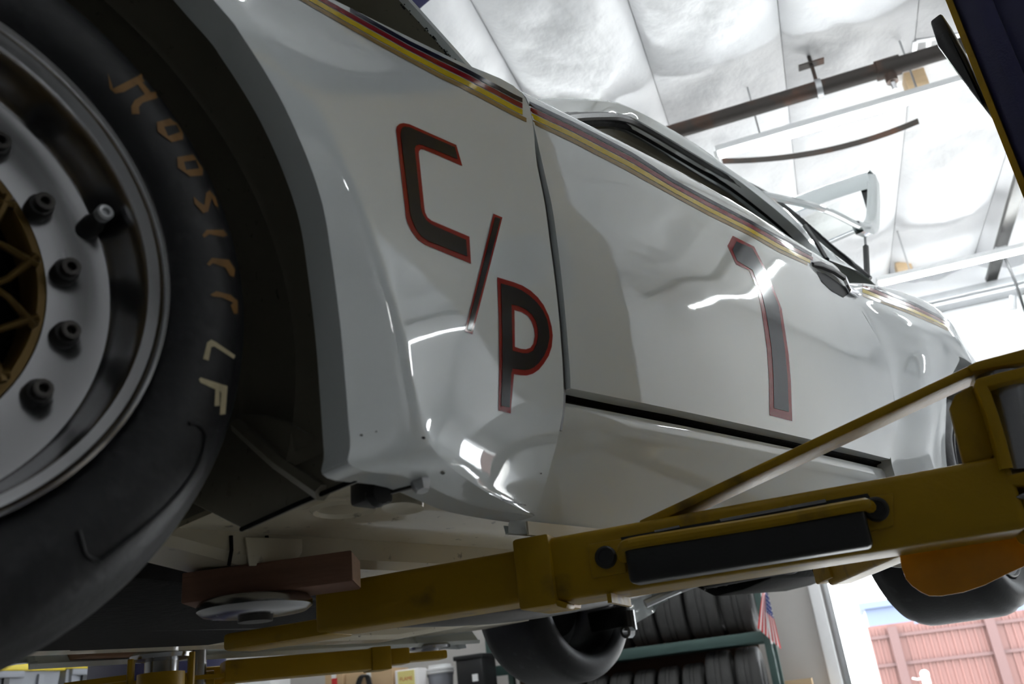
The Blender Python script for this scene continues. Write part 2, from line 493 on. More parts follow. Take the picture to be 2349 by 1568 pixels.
for a, ox, oz in ((78, 0.22, None), (100, -0.02, None), (125, -0.28, None), (150, -0.62, None), (175, -0.80, 0.30), (200, -0.80, 0.10), (215, -0.78, 0.0)):
    R_ = 0.338 + (0.03 if a > 175 else 0)
    ca, sa = math.cos(math.radians(a)), math.sin(math.radians(a))
    Lk.append(np.array([AC[0] + R_ * ca, -.043, AC[1] + R_ * sa]))
    Kk.append(np.array([AC[0] + (R_ + .035) * ca, -.030, AC[1] + (R_ + .030) * sa]))
    z_ = zbelt(ox) - 0.012 if oz is None else oz
    Ok.append(np.array([ox, base(ox, z_), z_]))
PER = 5
Ls, Ks, Os = catmull(Lk, PER), catmull(Kk, PER), catmull(Ok, PER)
rows = []
NB = 26
for i in range(len(Ls)):
    L_, K_, O_ = Ls[i], Ks[i], Os[i]
    rw = [L_ + np.array([0, 0.035, 0]), L_ + np.array([0, 0.003, 0])]
    for k in range(4): rw.append(lerp(L_, K_, k / 4))
    for k in range(NB + 1):
        s_ = k / NB
        p = lerp(K_, O_, s_)
        e = 1 - (1 - s_) ** 2.3
        p[1] = K_[1] + (O_[1] - K_[1]) * e
        rw.append(p)
    top = i >= 10 * PER
    if top:
        d = (O_ - K_); d[1] = 0; d = unit(d)
        for a_, b_ in ((.005, .006), (.010, .018), (.013, .036), (.014, .06)): rw.append(O_ + np.array([d[0] * a_ * 0.3, b_, a_]))
    else:
        for b_ in (.002, .012, .022, .03): rw.append(O_ + np.array([-.001, b_, 0]))
    rows.append(rw)
fender_mb = MB().grid(rows)
fender = put('front_fender', fender_mb, paint, car, ang=28)

# ---- door
def xrear(z): return float(np.interp(z, [0.17, 0.185, 0.24, 0.34, 0.43, 0.48, 0.54, 0.60, 0.66], [1.745, 1.775, 1.84, 1.885, 1.915, 1.91, 1.875, 1.845, 1.83]))
rows = []
NU, NVV = 60, 40
for j in range(NVV + 1):
    v_ = j / NVV
    rw = []
    for i in range(NU + 1):
        u_ = i / NU
        xa = 0.734 + 1.10 * u_
        zb_ = 0.142 + 0.040 * u_
        zt = zbelt(xa) + 0.006
        z_ = zb_ + (zt - zb_) * v_
        x0, x1 = 0.733, xrear(z_)
        x_ = x0 + (x1 - x0) * u_
        rw.append(np.array([x_, base(x_, z_), z_]))
    rows.append(rw)
def frame_rows(rows, dz_top):
    n = len(rows)
    out = []
    for rw in rows:
        a = rw[0] + np.array([0.001, .014, 0]); b = rw[-1] + np.array([-0.001, .014, 0])
        a2 = rw[0] + np.array([0.001, .034, 0]); b2 = rw[-1] + np.array([-0.001, .034, 0])
        out.append([a2, a] + list(rw) + [b, b2])
    low = [p + np.array([0, .016, .001]) for p in out[0]]
    low2 = [p + np.array([0, .034, .001]) for p in out[0]]
    res = [low2, low] + out
    for dy, dz in ((.006, .005), (.016, .008), (.032, .010), (.055, .010)):
        res.append([p + np.array([0, dy, dz]) for p in out[-1]])
    return res
door = put('door', MB().grid(frame_rows(rows, 0)), paint, car, ang=28)
# rubber and grime strip on the lower door flange, and the dark shut faces behind the gaps
seal = [onY(u, v, y) for u, v, y in ((1300, 890, .02), (1420, 917, .02), (1560, 950, .02), (1720, 988, .02), (1880, 1024, .02), (2025, 1057, .02))]
put('door_seal', MB().grid([[p + np.array([0, 0.004, .006]) for p in seal], [p + np.array([0, 0.002, -.004]) for p in seal], [p + np.array([0, 0.02, -.008]) for p in seal]]), blackgrime, car)
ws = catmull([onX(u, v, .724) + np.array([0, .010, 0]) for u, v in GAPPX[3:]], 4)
put('door_gap_shade', MB().tube(ws, .010, 8), jamb, car)  # dark tube filling the front door gap, stands in for its shade
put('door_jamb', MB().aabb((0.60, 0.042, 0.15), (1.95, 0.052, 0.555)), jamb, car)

# ---- rocker panel
rows = []
prof = [(0.136, .040), (0.134, .026), (0.130, .017), (0.122, .0135), (0.106, .016), (0.098, .020), (0.093, .024), (0.085, .028), (0.06, .044), (0.03, .064), (0.006, .084), (-0.002, .090), (-0.012, .092), (-0.013, .096), (-0.002, .098)]
for z_, y_ in prof:
    rw = []
    for i in range(41):
        x_ = 0.700 + 1.36 * i / 40
        zz = z_ + (0.040 * (x_ - .72) / 1.1 if z_ > .09 else 0.01 * (x_ - .72)) 
        rw.append(np.array([x_, y_ + 0.02 * ((x_ - 1.25) / .9) ** 2 + .001, zz]))
    rows.append(rw)
put('rocker_panel', MB().grid(rows), paint, car, ang=40)
put('pinch_weld', MB().aabb((0.72, .086, -.016), (2.0, .089, .0)), under, car)

# ---- rear quarter with flared arch
RC = (2.43, 0.15)
Lq = [np.array([2.075, -.005, -.005]), np.array([2.065, -.012, .07]), onY(2171, 1060, -.024), onY(2170, 950, -.042), onY(2176, 880, -.050), onY(2200, 828, -.054)]
Oq = [np.array([1.80, .078, 0.0]), np.array([1.80, .028, .10]), np.array([xrear(.185), base(1.78, .185), .185]), np.array([xrear(.27), 0, .27]), np.array([xrear(.37), 0, .37]), np.array([xrear(.46), 0, .46])]
for a, ox, oz in ((100, 1.885, .53), (86, 1.86, .598), (72, 2.15, None), (58, 2.45, None), (40, 2.80, None), (15, 3.12, .50), (-8, 3.18, .30), (-30, 3.15, .10)):
    R_ = 0.375
    Lq.append(np.array([RC[0] + R_ * math.cos(math.radians(a)), -.055 if a > 60 else -.035, RC[1] + R_ * math.sin(math.radians(a))]))
    z_ = zbelt(ox) - 0.006 if oz is None else oz
    Oq.append(np.array([ox, base(ox, z_), z_]))
for p in Oq[3:6]: p[1] = base(p[0], p[2])
Lq, Oq = catmull(Lq, 5), catmull(Oq, 5)
rows = []
for i in range(len(Lq)):
    L_, O_ = Lq[i], Oq[i]
    rw = [L_ + np.array([0, .04, 0]), L_ + np.array([0, .004, 0])]
    n = 30
    for k in range(n + 1):
        s_ = k / n
        p = lerp(L_, O_, s_)
        e = 1 - (1 - s_) ** 2.0 * (1 + 1.2 * s_)
        p[1] = L_[1] + (base(p[0], p[2]) - L_[1]) * min(1, e) - 0.012 * math.sin(math.pi * s_) ** 2
        rw.append(p)
    if i >= 7 * 5:
        for dy, dz in ((.004, .008), (.014, .018), (.034, .028), (.07, .035)): rw.append(O_ + np.array([0, dy, dz]))
    else:
        for dy in (.004, .012, .02, .03): rw.append(O_ + np.array([.003, dy, 0]))
    rows.append(rw)
put('rear_quarter', MB().grid(rows), paint, car, ang=30)

# ---- decals: outlines laid onto the panel skins
def bvh(o):
    me = o.data
    L = ROOT[o]
    return BVHTree.FromPolygons([v.co + L for v in me.vertices], [tuple(p.vertices) for p in me.polygons])
camW = Vector(CAM) + Vector((0, 0, H))
def shoot(tree, u, v, eps):
    d = Vector(ray(u, v)).normalized()
    h, n, i, t = tree.ray_cast(camW, d)
    if h is None: return None
    if n.dot(d) > 0: n = -n
    return np.array(h + n * eps) - np.array([0, 0, H])
def decal(name, tree, outer, holes, material, parent, eps=0.0006, step=14):
    bm = bmesh.new()
    es = []
    for loop in [outer] + list(holes):
        vs = []
        for i, p in enumerate(loop):
            q = loop[(i + 1) % len(loop)]
            n = max(1, int(math.hypot(q[0] - p[0], q[1] - p[1]) / step))
            for k in range(n): vs.append(bm.verts.new((p[0] + (q[0] - p[0]) * k / n, p[1] + (q[1] - p[1]) * k / n, 0)))
        es += [bm.edges.new((vs[i], vs[(i + 1) % len(vs)])) for i in range(len(vs))]
    bmesh.ops.triangle_fill(bm, use_beauty=True, use_dissolve=False, edges=es)
    for _ in range(3):
        long = [e for e in bm.edges if e.calc_length() > step * 1.6]
        if not long: break
        bmesh.ops.subdivide_edges(bm, edges=long, cuts=1)
        bmesh.ops.triangulate(bm, faces=bm.faces)
    bad = []
    for v in bm.verts:
        p = shoot(tree, v.co.x, v.co.y, eps)
        if p is None: bad.append(v)
        else: v.co = Vector(p)
    if bad: bmesh.ops.delete(bm, geom=bad, context='VERTS')
    for f in bm.faces:
        f.normal_update()
        c = f.calc_center_median()
        if f.normal.dot(Vector(CAM) - c) < 0: f.normal_flip()
        f.smooth = True
    return put(name, bm, material, parent, fixn=False)
def crop(pts, s, ox, oy): return [(ox + a / s, oy + b / s) for a, b in pts]
tf, td = bvh(fender), bvh(door)
tq = bvh([c for c in car.children if c.name.startswith('rear_quarter')][0])
c5 = lambda p: crop(p, 3.824, 890, 270)
c6 = lambda p: crop(p, 4.355, 1040, 600)
c7 = lambda p: crop(p, 3.409, 1640, 520)
Cred = c5([(135, 48), (185, 57), (597, 240), (650, 425), (312, 280), (285, 278), (270, 295), (268, 320), (318, 800), (325, 835), (345, 875), (380, 903), (712, 1043), (726, 1281), (320, 1115), (260, 1072), (205, 1000), (170, 930), (155, 880), (68, 110), (75, 78), (100, 55)])
Cblk = c5([(140, 80), (185, 87), (583, 262), (606, 365), (300, 243), (270, 238), (240, 248), (230, 275), (233, 310), (285, 800), (300, 850), (330, 900), (375, 938), (680, 1073), (690, 1218), (350, 1085), (285, 1040), (235, 970), (205, 900), (190, 850), (105, 150), (110, 110), (120, 90)])
decal('letter_c_border', tf, Cred, [], dred, fender, .0005)
decal('letter_c', tf, Cblk, [], dblack, fender, .0010)
decal('slash_border', tf, [(1131.1, 490.2), (1151.8, 498.8), (1083.2, 766.5), (1065.3, 759.6)], [], dred, fender, .0005)
decal('slash', tf, [(1134.5, 498.5), (1147, 501.5), (1079.8, 759), (1070, 755)], [], dblack, fender, .0010)
Pred = c6([(435, 155), (600, 205), (690, 240), (770, 290), (840, 355), (900, 435), (950, 540), (980, 650), (990, 740), (980, 850), (950, 940), (900, 1020), (850, 1080), (790, 1120), (730, 1137), (670, 1135), (602, 1125), (585, 1330), (570, 1515), (447, 1485), (455, 1000), (450, 600)])
Ph1 = c6([(608, 485), (680, 505), (740, 540), (780, 600), (803, 670), (810, 740), (795, 820), (765, 860), (720, 875), (670, 870), (612, 850)])
Pblk = c6([(470, 220), (600, 255), (680, 290), (760, 345), (830, 410), (890, 490), (930, 580), (950, 680), (955, 760), (935, 860), (900, 940), (850, 1010), (800, 1055), (750, 1078), (700, 1082), (585, 1068), (572, 1120), (556, 1455), (470, 1440), (485, 1000), (480, 600)])
Ph2 = c6([(575, 430), (650, 445), (720, 480), (780, 530), (820, 600), (838, 680), (838, 750), (825, 820), (790, 890), (740, 915), (690, 915), (585, 890)])
decal('letter_p_border', tf, Pred, [Ph1], dred, fender, .0005)
decal('letter_p', tf, Pblk, [Ph2], dblack, fender, .0010)
Ored = c7([(137, 70), (305, 155), (385, 310), (450, 460), (520, 640), (550, 830), (575, 1000), (592, 1200), (603, 1518), (425, 1473), (422, 1200), (405, 950), (385, 800), (360, 640), (335, 510), (300, 420), (265, 340), (165, 295), (97, 150)])
Oblk = c7([(165, 115), (290, 170), (365, 310), (425, 450), (495, 620), (520, 800), (545, 970), (563, 1150), (575, 1447), (458, 1418), (455, 1180), (440, 960), (415, 780), (390, 640), (365, 530), (325, 430), (290, 340), (170, 265), (135, 180)])
decal('number_one_border', td, Ored, [], dred, door, .0005)
decal('number_one', td, Oblk, [], dblack, door, .0010)
# belt stripes
TX = [(640, -73), (763, -4), (937, 93), (1082, 164), (1179, 216.5), (1213, 232.5), (1315, 280), (1451, 350.5), (1542, 410), (1627, 456), (1721, 505), (1780, 538), (1827, 562), (1900, 602), (1985, 646), (2050, 675), (2093, 692), (2152, 722), (2180, 742)]
BX = [(640, -28), (690, 2.5), (860, 100), (1011, 181), (1060, 204), (1206, 280.5), (1223, 285), (1315, 328), (1440, 393), (1542, 449), (1627, 495), (1721, 541), (1789, 580), (1862, 613), (1972, 677), (2074, 715), (2152, 747.5), (2180, 762)]
def band(name, tree, parent, x0, x1, f0, f1, material):
    xs = np.arange(x0, x1 + 0.1, 9.0)
    a, b = [], []
    for x in xs:
        t = np.interp(x, *zip(*TX)); bt = np.interp(x, *zip(*BX))
        p = [shoot(tree, x, t + (bt - t) * (f0 + (f1 - f0) * k / 2), .0006) for k in range(3)]
        if all(q is not None and q[1] < .2 for q in p): a.append(p)
    if len(a) > 2: put(name, MB().grid(a), material, parent)
for nm, f0, f1, mt in (('navy_stripe', 0, .20, sblack), ('red_stripe', .245, .47, sred), ('yellow_stripe', .52, .765, syel), ('tan_stripe', .81, 1.0, stan)):
    band(nm, tf, fender, 640, 1199 + 8 * f1, f0, f1, mt)
    band(nm, td, door, 1214 + 10 * f0, 1866 if f1 < .8 else 1860, f0, f1, mt)
    band(nm, tq, [c for c in car.children if c.name.startswith('rear_quarter')][0], 1978, 2176, f0, f1, mt)
# the same stripes carried on over the front wheel to the nose
def front_band(name, f0, f1, material):
    out = []
    for x in np.linspace(-.70, .335, 60):
        zt_ = zbelt(x) - .014
        pts = []
        for k in range(3):
            h_, n__, i_, t_ = tf.ray_cast(Vector((x, -1, zt_ - .034 * (f0 + (f1 - f0) * k / 2) + H)), Vector((0, 1, 0)))
            if h_ is not None: pts.append(np.array(h_) - np.array([0, .0007, H]))
        if len(pts) == 3: out.append(pts)
    if len(out) > 2: put(name, MB().grid(out), material, fender)
for nm, f0, f1, mt in (('navy_stripe', 0, .20, sblack), ('red_stripe', .245, .47, sred), ('yellow_stripe', .52, .765, syel), ('tan_stripe', .81, 1.0, stan)):
    front_band(nm, f0, f1, mt)
# scuffs where the paint has chipped
for k, (u, v, r_) in enumerate(((1162, 1148, 3), (828, 998, 3), (970, 1004, 4), (1015, 1083, 4), (862, 990, 2), (1240, 1085, 2))):
    pts = [(u + r_ * (1 + .5 * random.random()) * math.cos(a), v + r_ * .7 * (1 + .5 * random.random()) * math.sin(a)) for a in np.linspace(0, 6.28, 8)[:-1]]
    decal('paint_chip', tf, pts, [], black, fender, .0008, 4)
decal('paint_scratch', tf, [(1147, 1138), (1150, 1143), (1206, 1157), (1205, 1159), (1148, 1147)], [], black, fender, .0008, 8)

# ---- door handle in its recess
def hp(u, v, o):
    p = shoot(td, u, v, o)
    if p is None or p[1] > .03: p = onY(u, v, .012 - o)
    return p
cup = [hp(u, v, .0012) for u, v in ((1872, 622), (1892, 628), (1916, 644), (1940, 662), (1946, 674), (1934, 682), (1908, 668), (1884, 646))]
dcup = put('door_handle', MB().add(cup, [tuple(range(len(cup)))]), handle_in, car, label='black and chrome pull handle')
bar = [hp(u, v, o) for u, v, o in ((1862, 606, .003), (1876, 610, .010), (1900, 622, .013), (1926, 640, .013), (1948, 656, .012), (1968, 672, .008))]
rows = []
for i, p in enumerate(bar):
    hgt = (.005, .009, .009, .008, .008, .008)[i]
    rows.append([p + np.array([0, .008, hgt]), p + np.array([0, .001, hgt * .9]), p + np.array([0, -.003, hgt * .1]), p + np.array([0, -.001, -hgt * .8]), p + np.array([0, .006, -hgt])])
put('grip', MB().grid(rows[:4]), black, dcup, ang=60)
put('chrome_grip_end', MB().grid(rows[3:]), chrome, dcup, ang=60)
put('handle_end', MB().prism([hp(u, v, .004) for u, v in ((1944, 664), (1964, 668), (1972, 676), (1964, 683), (1942, 674))], (0, -.006, 0)), chrome, dcup, bevel=.0015)

# ---- hood, propped open on its rear hinges
h0, h1 = onY(1086, 158, .055), onY(945, 0, .055)
hd = unit(h1 - h0)
rows, rows2 = [], []
up_n = unit(np.cross(np.array([0, 1, 0]), -hd))
if up_n[2] < 0: up_n = -up_n
for i in range(13):
    t = i / 12 * 1.12
    rw, rw2 = [], []
    for j in range(13):
        y_ = .055 + (2 * YC - .11) * j / 12
        crown = .05 * (1 - ((y_ - YC) / .76) ** 2)
        p = np.array([h0[0], y_, h0[2]]) + hd * t * (1 - .0 * t) - up_n * (.06 * (t / 1.12) ** 2) + up_n * crown
        rw.append(p)
        rw2.append(p - up_n * (.010 if 0 < j < 12 and 0 < i < 12 else .006))
    rows.append(rw); rows2.append(rw2)
hood = put('hood', MB().grid(rows), paint, car, ang=40)
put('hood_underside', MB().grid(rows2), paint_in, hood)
put('hood_edge', MB().grid([[r[0] for r in rows], [r[0] - up_n * .007 for r in rows], [r[0] - up_n * .008 + np.array([0, .010, 0]) for r in rows]]), paint, hood)
put('hood_brace', MB().tube([rows2[i][2] - up_n * .02 for i in range(1, 12)], .018, 8), paint_in, hood)
for i in (3, 7): put('hood_bolt', MB().lathe([(0, -.02), (.012, -.02), (.014, 0)], rows2[i][1] - up_n * .006, 10, axis=up_n, e1=(0, 1, 0)), black, hood)
edge = [r[0] - up_n * .0085 + np.array([0, .006, 0]) for r in rows]
mbc = MB()
for i in range(90):
    t = random.random() ** 1.2 * 4.5
    k = int(t)
    p = lerp(edge[k], edge[k + 1], t - k)
    s_ = .0008 + .0022 * random.random() ** 2
    mbc.box(p + np.array([0, random.random() * .006, -.0008]), s_ * 2, s_, .001, hd, (0, 1, 0), up_n)
tag(put('paint_flakes', mbc, black, hood), None, kind='stuff')

# ---- cowl, greenhouse and roof
put('cowl', MB().grid([[np.array([.64, y, .585]), np.array([.70, y, .60]), np.array([.80, y, .615]), np.array([.86, y, .60])] for y in (.10, .4, .81, 1.22, 1.52)]), paint, car)
RO = [(1221, 226, .215), (1288, 225, .235), (1390, 233, .25), (1445, 253, .255), (1535, 300.5, .26), (1620, 352, .26), (1706, 418, .26), (1779, 471, .25), (1840, 520, .235), (1890, 575, .21), (1945, 615, .17), (2010, 655, .11)]
SO = [(1255, 280, .16), (1300, 262, .20), (1390, 258, .235), (1428, 262, .24), (1458, 273, .243), (1518, 307, .243), (1620, 369, .243), (1687, 409, .24), (1764, 468, .228), (1825, 520, .21), (1862, 560, .18), (1886, 590, .14)]
roofl = catmull([onY(*p) for p in RO], 4)
seall = catmull([onY(*p) for p in SO], 4)
n = min(len(roofl), len(seall))
rows = []
for i in range(n):
    a, b = roofl[i], seall[i]
    rows.append([b + np.array([0, .03, .0]), b, lerp(b, a, .25) + np.array([0, -.006, .001]), lerp(b, a, .55) + np.array([0, -.012, .004]), lerp(b, a, .8) + np.array([0, -.008, .004]), a, a + np.array([.0, .03, .012]), a + np.array([0, .10, .026]), a + np.array([0, .25, .04]), np.array([a[0], YC, a[2] + .048])])
roof = put('roof', MB().grid(rows), paint, car, ang=40)
put('roof', MB().grid([[p * [1, -1, 1] + np.array([0, 2 * YC, 0]) for p in r] for r in rows]), paint, car, ang=40)
ss = catmull([onY(u, v + 6, y + .012) for u, v, y in SO], 4)
put('window_seal', MB().tube(ss, .011, 8), bumper, roof)
ss = catmull([onY(u - 6, v + 20, y + .035) for u, v, y in SO[1:]], 4)
put('inner_window_seal', MB().tube(ss, .012, 8), blackgrime, roof)
ss = catmull([onY(u - 26, v + 46, y + .08) for u, v, y in SO[1:]], 4)
put('headliner_rail', MB().tube(ss, .02, 8), paint_in, roof)
hatchseal = [onY(u, v, y) for u, v, y in ((1705, 420, .27), (1760, 448, .265), (1840, 508, .25), (1900, 562, .22), (1950, 602, .19), (1995, 640, .15))]
put('hatch_seal', MB().tube(catmull(hatchseal, 3), .010, 8), bumper, car)
put('quarter_window_seal', MB().tube([onY(1846, 518, .2), onY(1872, 553, .17), onY(1897, 595, .13)], .007, 6), bumper, car)
# cabin: dark far inside and a roll cage bar, seen through the open window
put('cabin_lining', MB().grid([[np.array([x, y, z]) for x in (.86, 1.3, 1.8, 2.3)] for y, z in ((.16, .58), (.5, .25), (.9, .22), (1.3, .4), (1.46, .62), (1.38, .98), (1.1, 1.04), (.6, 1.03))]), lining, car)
put('roll_cage', MB().tube(catmull([np.array(p) for p in ((.95, .20, .55), (1.25, .30, .90), (1.45, .32, .97), (1.75, .33, .98), (1.80, .28, .8), (1.82, .22, .5))], 5), .02, 10), paint_in, car)

# ---- open rear hatch: profile of the frame swept across the car
hy0, hy1 = .25, 2 * YC - .25
prof = [np.array([2.10, 0, 1.075]), np.array([2.60, 0, 1.215]), onY(1990, 523, hy0), onY(2004, 470, hy0), onY(2003, 408, hy0)]
for p in prof: p[1] = 0
side = catmull(prof, 6)
def hp3(p, y): return np.array([p[0], y, p[2]])
hatch = put('hatch', MB().tube([hp3(p, hy0) for p in side[:13]], .012, 8), paint, car)
put('hatch_rail', MB().tube([hp3(p, hy1) for p in side[:13]], .012, 8), paint, hatch)
put('hatch_corner', MB().grid([[hp3(p, hy0) + d for d in (np.array([-.035, .01, .012]), np.array([.0, -.012, .012]), np.array([.045, -.006, -.012]), np.array([.03, .02, -.02]), np.array([-.035, .01, .012]))] for p in side[10:]]), paint, hatch, ang=50)
top = hp3(side[-1], 0)
put('hatch_edge', MB().grid([[top + np.array([dx, y, dz + .05 * (1 - ((y - YC) / .56) ** 2)]) for dx, dz in ((-.07, -.075), (-.06, .0), (-.01, .035), (.03, .03), (.02, -.02), (-.07, -.075))] for y in np.linspace(hy0, hy1, 15)]), paint, hatch, ang=50)
put('hatch_lock', MB().box(top + np.array([-.05, hy0 + .03, -.10]), .02, .03, .12), black, hatch)
put('hatch_glass', MB().grid([[hp3(p, y) for y in np.linspace(hy0, hy1, 5)] for p in side[:-2]]), glass, hatch)
put('gas_strut', MB().tube([np.array([2.74, .27, .752]), onY(1986, 566, .27)], .011, 8), black, car)
put('strut_rod', MB().tube([onY(1986, 566, .27), onY(1983, 527, .27)], .005, 8), steel, car)
# tail panel and nose to close the shell
put('tail_panel', MB().grid([[np.array([3.16 + .05 * math.sin(math.pi * j / 8), .10 + (2 * YC - .2) * j / 8, z]) for j in range(9)] for z in (.24, .35, .48, .60)]), paint, car)
put('rear_deck', MB().grid([[np.array([x, .06 + (2 * YC - .12) * j / 6, z]) for j in range(7)] for x, z in ((2.55, .70), (2.85, .66), (3.17, .60))]), paint, car)
put('nose_panel', MB().grid([[np.array([-.80 - .08 * math.sin(math.pi * j / 8), .12 + (2 * YC - .24) * j / 8, z]) for j in range(9)] for z in (.0, .2, .35, .45)]), paint, car)

# ---- far side skin mirrored from the near one
for nm in ('front_fender', 'door', 'rocker_panel', 'rear_quarter'):
    src = [c for c in car.children if c.name.split('.')[0] == nm][0]
    bm = bmesh.new(); bm.from_mesh(src.data)
    L = ROOT[car]
    for v in bm.verts:
        v.co.y = 2 * (YC - L.y) - v.co.y
        v.co += L - Vector((0, 0, H))
    bmesh.ops.reverse_faces(bm, faces=bm.faces)
    put(nm, bm, paint, car, fixn=False)

# ---- underbody
def fl(x, y):       # floor pan with pressed ribs
    z = .026
    z += .010 * math.exp(-((y - .20) / .03) ** 2) * (1 if x > .5 else 0)
    z += .012 * math.sin(9 * x) * math.exp(-((y - .55) / .12) ** 2)
    if x > 1.7: z += .09 * ((x - 1.7) / .5) ** 1.5 * (1 if y > .3 and y < 1.32 else .3)
    return z
rows = [[np.array([x, y, fl(x, y)]) for x in np.linspace(.42, 2.12, 70)] for y in np.linspace(.085, 2 * YC - .085, 60)]
put('floor_pan', MB().grid(rows), under, car, ang=60)
def rail(side):
    f = (lambda y: y) if side < 0 else (lambda y: 2 * YC - y)
    st = [(.30, .02), (.42, .006), (.50, -.010), (1.45, -.010), (1.62, .008), (1.85, .03)]
    rows = []
    for x, zb in st:
        rows.append([np.array([x, f(.335), .05]), np.array([x, f(.338), zb + .01]), np.array([x, f(.348), zb]), np.array([x, f(.425), zb]), np.array([x, f(.435), zb + .01]), np.array([x, f(.44), .05])])
    return put('frame_rail', MB().grid(rows), under, car, ang=35)
rail(-1); rail(1)
# front crossing: stiffener seams, dark sheet for cavity shade, splash panel
for u in (530, 612): put('rail_seam', MB().tube([onY(u, 1228, .334), onY(u + 1, 1262, .334), onY(u - 5, 1296, .334)], .0022, 6), blackgrime, car)
put('rail_doubler', MB().prism([onY(u, v, .334) for u, v in ((560, 1232), (690, 1236), (690, 1268), (668, 1296), (570, 1298))], (0, -.003, 0)), under, car, bevel=.001)
pan = [onX(u, v, .405) for u, v in ((470, 1085), (505, 1000), (540, 948), (600, 950), (660, 968), (730, 1008), (808, 1060), (816, 1098), (690, 1150), (553, 1212), (430, 1150))]
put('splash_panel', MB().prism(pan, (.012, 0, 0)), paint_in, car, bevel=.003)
put('splash_rib', MB().tube([onX(545, 975, .403), onX(640, 1060, .403), onX(740, 1130, .403)], .008, 6), paint_in, car)
put('splash_seam', MB().tube([onX(553, 1214, .402), onX(690, 1152, .402), onX(816, 1100, .402)], .0022, 6), blackgrime, car)
# wheelhouse liner behind the tyre, inner wall, strut tower
prof = [(.372, -.02), (.380, .0), (.380, .09), (.376, .095), (.384, .10), (.384, .20), (.380, .205), (.388, .21), (.388, .30), (.388, .46)]
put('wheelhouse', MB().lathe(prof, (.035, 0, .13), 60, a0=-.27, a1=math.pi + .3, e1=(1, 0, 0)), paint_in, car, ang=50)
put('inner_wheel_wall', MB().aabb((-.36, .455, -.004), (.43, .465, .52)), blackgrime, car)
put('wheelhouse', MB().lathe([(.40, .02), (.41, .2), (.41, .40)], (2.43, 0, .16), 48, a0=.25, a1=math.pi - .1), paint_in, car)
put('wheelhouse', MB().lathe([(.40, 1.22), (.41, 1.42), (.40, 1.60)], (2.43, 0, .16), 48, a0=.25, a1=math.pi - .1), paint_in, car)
put('cavity_shade_sheet', MB().aabb((.44, .10, .03), (.73, .115, .42)), blackgrime, car)  # black sheet standing in for the shade inside the hollow flare
put('fender_brace', MB().beam(onY(842, 1128, .055), onY(958, 1096, .0), .004, .016), darksteel, car)
put('fender_bolt', MB().lathe([(0, -.012), (.006, -.012), (.009, -.006), (.009, 0)], onY(962, 1099, -.008), 6, axis=(0, .3, 1)), galv, car)
put('fender_bracket', MB().beam(onY(850, 1080, .06), onY(853, 1158, .06), .03, .03), black, car, bevel=.004)
put('bracket_bush', MB().lathe([(.0, -.018), (.010, -.018), (.012, -.010), (.006, -.006), (.006, .0)], onY(848, 1140, .04), 16, axis=(0, 1, 0)), bumper, car)
put('jack_socket', MB().tube([onY(925, 1128, .10), onY(924, 1166, .10)], .022, 18), under, car)
put('drain_ring', MB().lathe([(.03, 0), (.034, -.004), (.038, 0)], onZ(790, 1165, .022), 24, axis=(0, 0, 1)), under, car)
# jack point tab under the rocker
put('jack_tab', MB().prism([onY(u, v, .075) for u, v in ((1750, 1046), (1768, 1044), (1784, 1134), (1738, 1144))], (0, .02, 0)), paint, car, bevel=.003)
# front running gear and engine undertray, dark
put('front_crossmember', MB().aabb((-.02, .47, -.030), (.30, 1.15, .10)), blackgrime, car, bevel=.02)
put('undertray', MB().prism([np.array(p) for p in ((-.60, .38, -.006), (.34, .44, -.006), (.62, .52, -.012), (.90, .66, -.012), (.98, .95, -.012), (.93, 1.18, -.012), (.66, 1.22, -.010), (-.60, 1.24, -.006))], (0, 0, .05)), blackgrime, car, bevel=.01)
put('control_arm', MB().beam((.05, .16, -.11), (.10, .55, -.02), .06, .03), blackgrime, car, bevel=.008)
put('anti_roll_bar', MB().tube([(.40, .50, .0), (.40, 1.12, .0)], .012, 10), blackgrime, car)
put('undertray_seam', MB().tube([(.40, .52, -.016), (.41, .8, -.018), (.41, 1.05, -.016)], .004, 6), darksteel, car)
put('exhaust_pipe', MB().tube(catmull([np.array(p) for p in ((.5, .95, .02), (.9, .92, .015), (1.5, .92, .015), (2.0, .95, .06), (2.3, 1.0, .10))], 5), .028, 12), darksteel, car)
# finned transaxle under the tail
tp = [onX(u, v, 2.25) for u, v in ((1580, 1338), (1608, 1352), (1640, 1368), (1706, 1352), (1768, 1326), (1774, 1308), (1760, 1290), (1640, 1300))]
trans = put('transaxle', MB().prism(tp, (.45, 0, .02)), blackgrime, car, bevel=.006)
for k in range(7):
    t = k / 6
    a = onX(1618 + 138 * t, 1352 - 32 * t, 2.245); b = onX(1650 + 120 * t, 1306 - 10 * t, 2.245)
    put('cooling_fin', MB().beam(a, b, .02, .006, up=(0, 1, 0)), darksteel, trans)
put('gear_linkage', MB().tube([onX(1480, 1385, 2.1), onX(1530, 1362, 2.15), onX(1560, 1350, 2.2), onX(1600, 1335, 2.2)], .012, 8), galv, trans)
put('wiring_loop', MB().tube(catmull([onX(u, v, 2.3) for u, v in ((1770, 1306), (1795, 1312), (1820, 1310), (1838, 1298))], 5), .006, 6), black, trans)
put('axle_shaft', MB().tube([(2.42, .62, .13), (2.43, 1.25, .13)], .025, 12), blackgrime, car)
put('trailing_arm', MB().beam((2.02, 1.0, .06), (2.40, 1.26, .10), .10, .06), blackgrime, car, bevel=.015)
put('trailing_arm', MB().beam((2.02, .62, .06), (2.40, .34, .10), .10, .06), blackgrime, car, bevel=.015)
cvb = put('hub_carrier', MB().tube([onY(1395, 1395, 1.30), onY(1405, 1440, 1.30)], .075, 16), blackgrime, car, bevel=.006)
put('shock_mount', MB().tube([onY(1440, 1400, 1.22), onY(1447, 1445, 1.22)], .022, 10), darksteel, car)
